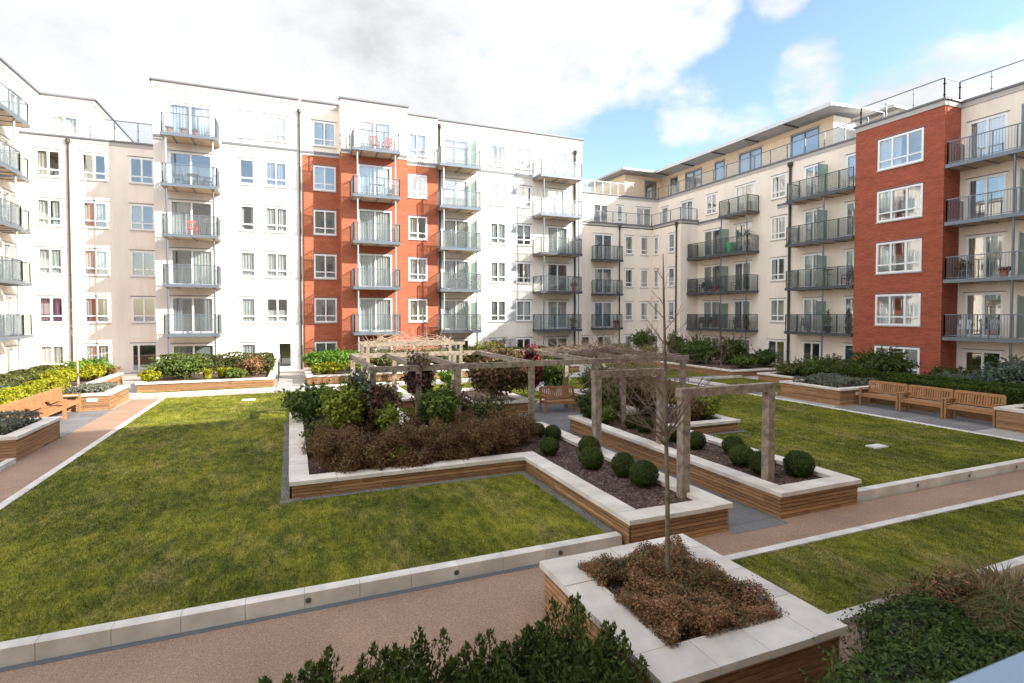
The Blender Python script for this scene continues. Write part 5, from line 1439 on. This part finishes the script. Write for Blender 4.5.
# right wing
g = empty('green_tub', (30.35, 30.95, Z3), 'bright green woven tub on the third floor dark balcony', 'tub')
m = MB(); m.lathe((0,0,0), [(.36,0),(.45,.7),(.47,.72),(.47,.78),(.42,.78)], 18); m.build('tub_body', M['green'], g, local=True)
m = MB(); m.lathe((0,0,.74), [(.40,0),(.02,.02)], 18); m.build('lid', M['green'], g, local=True)
pl = empty('palm_plant', (30.25, 29.45, Z3), 'palm in a pale pot at the right end of the third floor dark balcony', 'potted plant')
m = MB(); m.lathe((0,0,0), [(.15,0),(.22,.4),(.24,.42),(.2,.42)], 14); m.build('pot', M['plaque'], pl, local=True)
m = MB(); m.tube([(0,0,.35),(.03,0,.9),(0,.02,1.35)], .04, 7); m.build('trunk', M['bark'], pl, local=True)
V = []
for i in range(46):
    a = RNG.uniform(0, 6.28); e = RNG.uniform(-.1, 1.2); L = RNG.uniform(.45, .75); s = np.array([-math.sin(a), math.cos(a), 0])*.028; p0 = np.array([0,0,1.35])
    pr_ = [p0 + np.array([math.cos(a)*math.cos(e)*L*t, math.sin(a)*math.cos(e)*L*t, math.sin(e)*L*t - .55*L*t*t]) for t in (0, .35, .7, 1)]
    for (q0, w0), (q1, w1) in zip(zip(pr_, (.3, 1, .8, .1)), list(zip(pr_, (.3, 1, .8, .1)))[1:]): V += [q0-s*w0, q0+s*w0, q1+s*w1, q1-s*w1]
fastmesh('fronds', np.array(V), 4, F_['olive'], pl)
chair('left dark chair on the second floor dark balcony', (30.4, 34.3, Z2), R(-100), 'plastic_black', 'dark chairs on the second floor dark balcony')
chair('second dark chair on the second floor dark balcony, brown toned edge', (30.4, 33.3, Z2), R(-60), 'plastic_black', 'dark chairs on the second floor dark balcony')
chair('dark chair right of the glass screen on the second floor balcony', (30.4, 30.6, Z2), R(-90), 'plastic_black', 'dark chairs on the second floor dark balcony')
for i, y in enumerate((32.7, 31.9)):
    pot(['low red trough at the door of the second floor balcony', 'red pot right of the low trough on the second floor balcony'][i], (30.15, y, Z2), .18, .26, 'terracotta', 'darkred', .2, 100)
chair('folding chair with bright red seat on the first floor dark balcony', (30.4, 32.5, Z1), R(-110), 'red')
chair('dark chair at the left end of the first floor dark balcony', (30.4, 34.4, Z1), R(-80), 'plastic_black', 'dark chairs on the first floor dark balcony')
chair('dark chair left of the red seat on the first floor balcony', (30.4, 33.4, Z1), R(-95), 'plastic_black', 'dark chairs on the first floor dark balcony')
chair('dark chair right of the first floor glass screen', (30.4, 30.75, Z1), R(-80), 'plastic_black', 'dark chairs on the first floor dark balcony')
table('dark table at the right of the first floor dark balcony', (30.45, 29.95, Z1), .9, .72, 'plastic_black')
pot('small dark conifer at the right end of the first floor dark balcony', (30.2, 29.3, Z1), .16, .32, 'terracotta', 'yew', .5, 300, tall=True)
chair('dark lounge chair on the first floor balcony beside the tower', (30.4, 24.8, Z1), R(-60), 'plastic_black')
pot('dark conifer behind the glass screen beside the tower', (30.3, 23.1, Z1), .2, .4, 'plastic_black', 'yew', 1.0, 500, tall=True)
pot('dark conifer next to the brick tower on the first floor', (30.25, 21.75, Z1), .2, .4, 'plastic_black', 'yew', 1.1, 500, tall=True)
bt = empty('bird_table', (30.35, 23.2, Z2), 'dark wooden bird table on the second floor balcony by the tower', 'bird table')
for nm, bx in (('pole', (-.03,.03,-.03,.03,.05,1.0)), ('tray', (-.25,.25,-.2,.2,1.0,1.05)), ('foot', (-.22,.22,-.22,.22,0,.05)), ('shelf', (-.16,.16,-.14,.14,.72,.75))):
    m = MB(); m.box(*bx); m.build(nm, M['plastic_black'], bt, local=True)
chair('dark chair next to the brick tower on the second floor balcony', (30.4, 21.95, Z2), R(-90), 'plastic_black')
pot('brown leafed plant at the left end of the second floor barred balcony', (30.3, 16.0, Z2), .2, .4, 'plastic_black', 'brown', .6, 400)
pot('red pot at the right of the second floor barred balcony', (30.2, 14.3, Z2), .16, .3, 'terracotta', 'darkred', .2, 120)
chair('pale wire chair at the left of the first floor barred balcony', (30.3, 15.9, Z1), R(-70), 'lmetal', 'wire chairs on the first floor barred balcony')
chair('pale wire chair at the right of the first floor barred balcony', (30.3, 14.9, Z1), R(-110), 'lmetal', 'wire chairs on the first floor barred balcony')

# ------------------------------------------------------------------ sky, sun, camera
AZ, EL = 50.0, 27.5                         # sun: AZ degrees from -Y towards +X, EL above the horizon
sd = Vector((math.sin(R(AZ))*math.cos(R(EL)), -math.cos(R(AZ))*math.cos(R(EL)), math.sin(R(EL))))
sl = bpy.data.lights.new('Sun', 'SUN'); sl.energy = 3.2; sl.angle = R(.5); sl.color = (1, .95, .87)
so = bpy.data.objects.new('Sun', sl); link(so); so.rotation_euler = (-sd).to_track_quat('-Z', 'Y').to_euler()
w = bpy.data.worlds.new('World'); S.world = w; w.use_nodes = True
nt = w.node_tree
for n_ in list(nt.nodes): nt.nodes.remove(n_)
out = nt.nodes.new('ShaderNodeOutputWorld'); bg = nt.nodes.new('ShaderNodeBackground')
sky = nt.nodes.new('ShaderNodeTexSky'); sky.sky_type = 'NISHITA'; sky.sun_disc = False
sky.sun_elevation = R(EL); sky.sun_rotation = math.atan2(sd.x, sd.y)
sky.air_density = 1.0; sky.dust_density = .6; sky.ozone_density = 1.2
STR = .10
tc = nt.nodes.new('ShaderNodeTexCoord'); V0 = tc.outputs['Generated']
yaw = R(22.35)
def dirv(px, py):
    t, s = (px-512)/540, (314-py)/540
    v = Vector((math.sin(yaw)+t*math.cos(yaw), math.cos(yaw)-t*math.sin(yaw), s)); return v.normalized()
def Mth(op, a, b_=None, clamp=False):
    n_ = nt.nodes.new('ShaderNodeMath'); n_.operation = op; n_.use_clamp = clamp
    for i, v in enumerate((a, b_)):
        if v is None: continue
        if isinstance(v, (int, float)): n_.inputs[i].default_value = v
        else: nt.links.new(v, n_.inputs[i])
    return n_.outputs[0]
def cl(px, py, r0, r1, gain):
    """soft round patch of sky about a direction, radii in degrees"""
    dt = nt.nodes.new('ShaderNodeVectorMath'); dt.operation = 'DOT_PRODUCT'
    nt.links.new(V0, dt.inputs[0]); dt.inputs[1].default_value = dirv(px, py)
    mr = nt.nodes.new('ShaderNodeMapRange'); mr.interpolation_type = 'SMOOTHSTEP'
    nt.links.new(dt.outputs['Value'], mr.inputs['Value'])
    mr.inputs['From Min'].default_value = math.cos(R(r1)); mr.inputs['From Max'].default_value = math.cos(R(r0))
    mr.inputs['To Min'].default_value = 0; mr.inputs['To Max'].default_value = gain
    return mr.outputs['Result']
mpn = nt.nodes.new('ShaderNodeMapping'); mpn.inputs['Scale'].default_value = (1, 1, 1.7); nt.links.new(V0, mpn.inputs[0])
n1 = noise(nt, mpn.outputs[0], 5.5, 9, .58); n2 = noise(nt, mpn.outputs[0], 2.1, 5, .55); n3 = noise(nt, mpn.outputs[0], 3.3, 7, .6)
patches = [cl(250, -10, 20, 32, 1), cl(540, 10, 6, 14.5, 1), cl(50, 60, 15, 30, 1), cl(640, 45, 2, 7.5, .72), cl(430, 95, 7, 14.5, .9), cl(690, 15, 1.5, 5.5, .7),
           cl(805, 79, 1.5, 5, .75), cl(960, 105, 3, 8, .78), cl(895, 108, 2, 6, .6), cl(1020, 80, 2, 7, .6), cl(775, 2, .5, 3.5, .6), cl(690, 112, 1, 5, .56), cl(745, 125, 1, 5, .5)]
acc = patches[0]
for p_ in patches[1:]: acc = Mth('MAXIMUM', acc, p_)
dn = Mth('ADD', Mth('MULTIPLY', acc, 1.0), Mth('MULTIPLY', Mth('SUBTRACT', n1, .5), 2.0))
mr = nt.nodes.new('ShaderNodeMapRange'); mr.interpolation_type = 'SMOOTHSTEP'; nt.links.new(dn, mr.inputs['Value'])
mr.inputs['From Min'].default_value = .30; mr.inputs['From Max'].default_value = .80
# unseen broken cloud added above and behind the view for ambient light
back = nt.nodes.new('ShaderNodeMapRange'); back.interpolation_type = 'SMOOTHSTEP'; nt.links.new(n2, back.inputs['Value'])
back.inputs['From Min'].default_value = .46; back.inputs['From Max'].default_value = .6
sep = nt.nodes.new('ShaderNodeVectorMath'); sep.operation = 'DOT_PRODUCT'; nt.links.new(V0, sep.inputs[0]); sep.inputs[1].default_value = dirv(620, 160)
bm = nt.nodes.new('ShaderNodeMapRange'); bm.interpolation_type = 'SMOOTHSTEP'; nt.links.new(sep.outputs['Value'], bm.inputs['Value'])
bm.inputs['From Min'].default_value = .55; bm.inputs['From Max'].default_value = .1; bm.inputs['To Min'].default_value = 0; bm.inputs['To Max'].default_value = 1
sep2 = nt.nodes.new('ShaderNodeVectorMath'); sep2.operation = 'DOT_PRODUCT'; nt.links.new(V0, sep2.inputs[0]); sep2.inputs[1].default_value = dirv(400, 160)
cov = Mth('MAXIMUM', mr.outputs['Result'], Mth('MULTIPLY', back.outputs['Result'], bm.outputs['Result']), True)
CW = 1.0
ccol = ramp(nt, n3, [(.30, (.66*CW,.67*CW,.70*CW)), (.43, (.84*CW,.85*CW,.87*CW)), (.58, (1.0*CW,1.0*CW,1.0*CW))])
skym = nt.nodes.new('ShaderNodeVectorMath'); skym.operation = 'SCALE'; skym.inputs['Scale'].default_value = STR
nt.links.new(sky.outputs[0], skym.inputs[0])
cm = nt.nodes.new('ShaderNodeVectorMath'); cm.operation = 'SCALE'; nt.links.new(ccol, cm.inputs[0])
# cloud away from the view is made to glow stronger, raising the ambient light
br_ = nt.nodes.new('ShaderNodeMapRange'); br_.interpolation_type = 'SMOOTHSTEP'; nt.links.new(sep2.outputs['Value'], br_.inputs['Value'])
br_.inputs['From Min'].default_value = .70; br_.inputs['From Max'].default_value = .1; br_.inputs['To Min'].default_value = .33; br_.inputs['To Max'].default_value = 1.35
nt.links.new(br_.outputs['Result'], cm.inputs['Scale'])
warm = nt.nodes.new('ShaderNodeMapRange'); nt.links.new(sep2.outputs['Value'], warm.inputs['Value'])  # unseen cloud tinted warm to colour the ambient light
warm.inputs['From Min'].default_value = .6; warm.inputs['From Max'].default_value = .1
ccw = mixc(nt, warm.outputs['Result'], cm.outputs[0], mixc(nt, 1.0, cm.outputs[0], (1.0,.95,.87), 'MULTIPLY'))
fin = mixc(nt, cov, skym.outputs[0], ccw)
nt.links.new(fin, bg.inputs['Color']); bg.inputs['Strength'].default_value = 1.0
nt.links.new(bg.outputs[0], out.inputs['Surface'])

cam = bpy.data.cameras.new('Camera'); co = bpy.data.objects.new('Camera', cam); link(co)
cam.sensor_width = 36; cam.lens = 540*36/1024; cam.clip_start = .05; cam.clip_end = 3000
co.location = (0, 0, 3.55); co.rotation_euler = (R(90-1.466), 0, -yaw)
cam.shift_y = -(341.5-327.8)/1024
cam.dof.use_dof = True; cam.dof.focus_distance = 14; cam.dof.aperture_fstop = 5.0
S.camera = co
S.view_settings.view_transform = 'Standard'; S.view_settings.look = 'None'; S.view_settings.gamma = 1
S.view_settings.exposure = 1.75
S.render.engine = 'CYCLES'
S.cycles.max_bounces = 8; S.cycles.transparent_max_bounces = 24
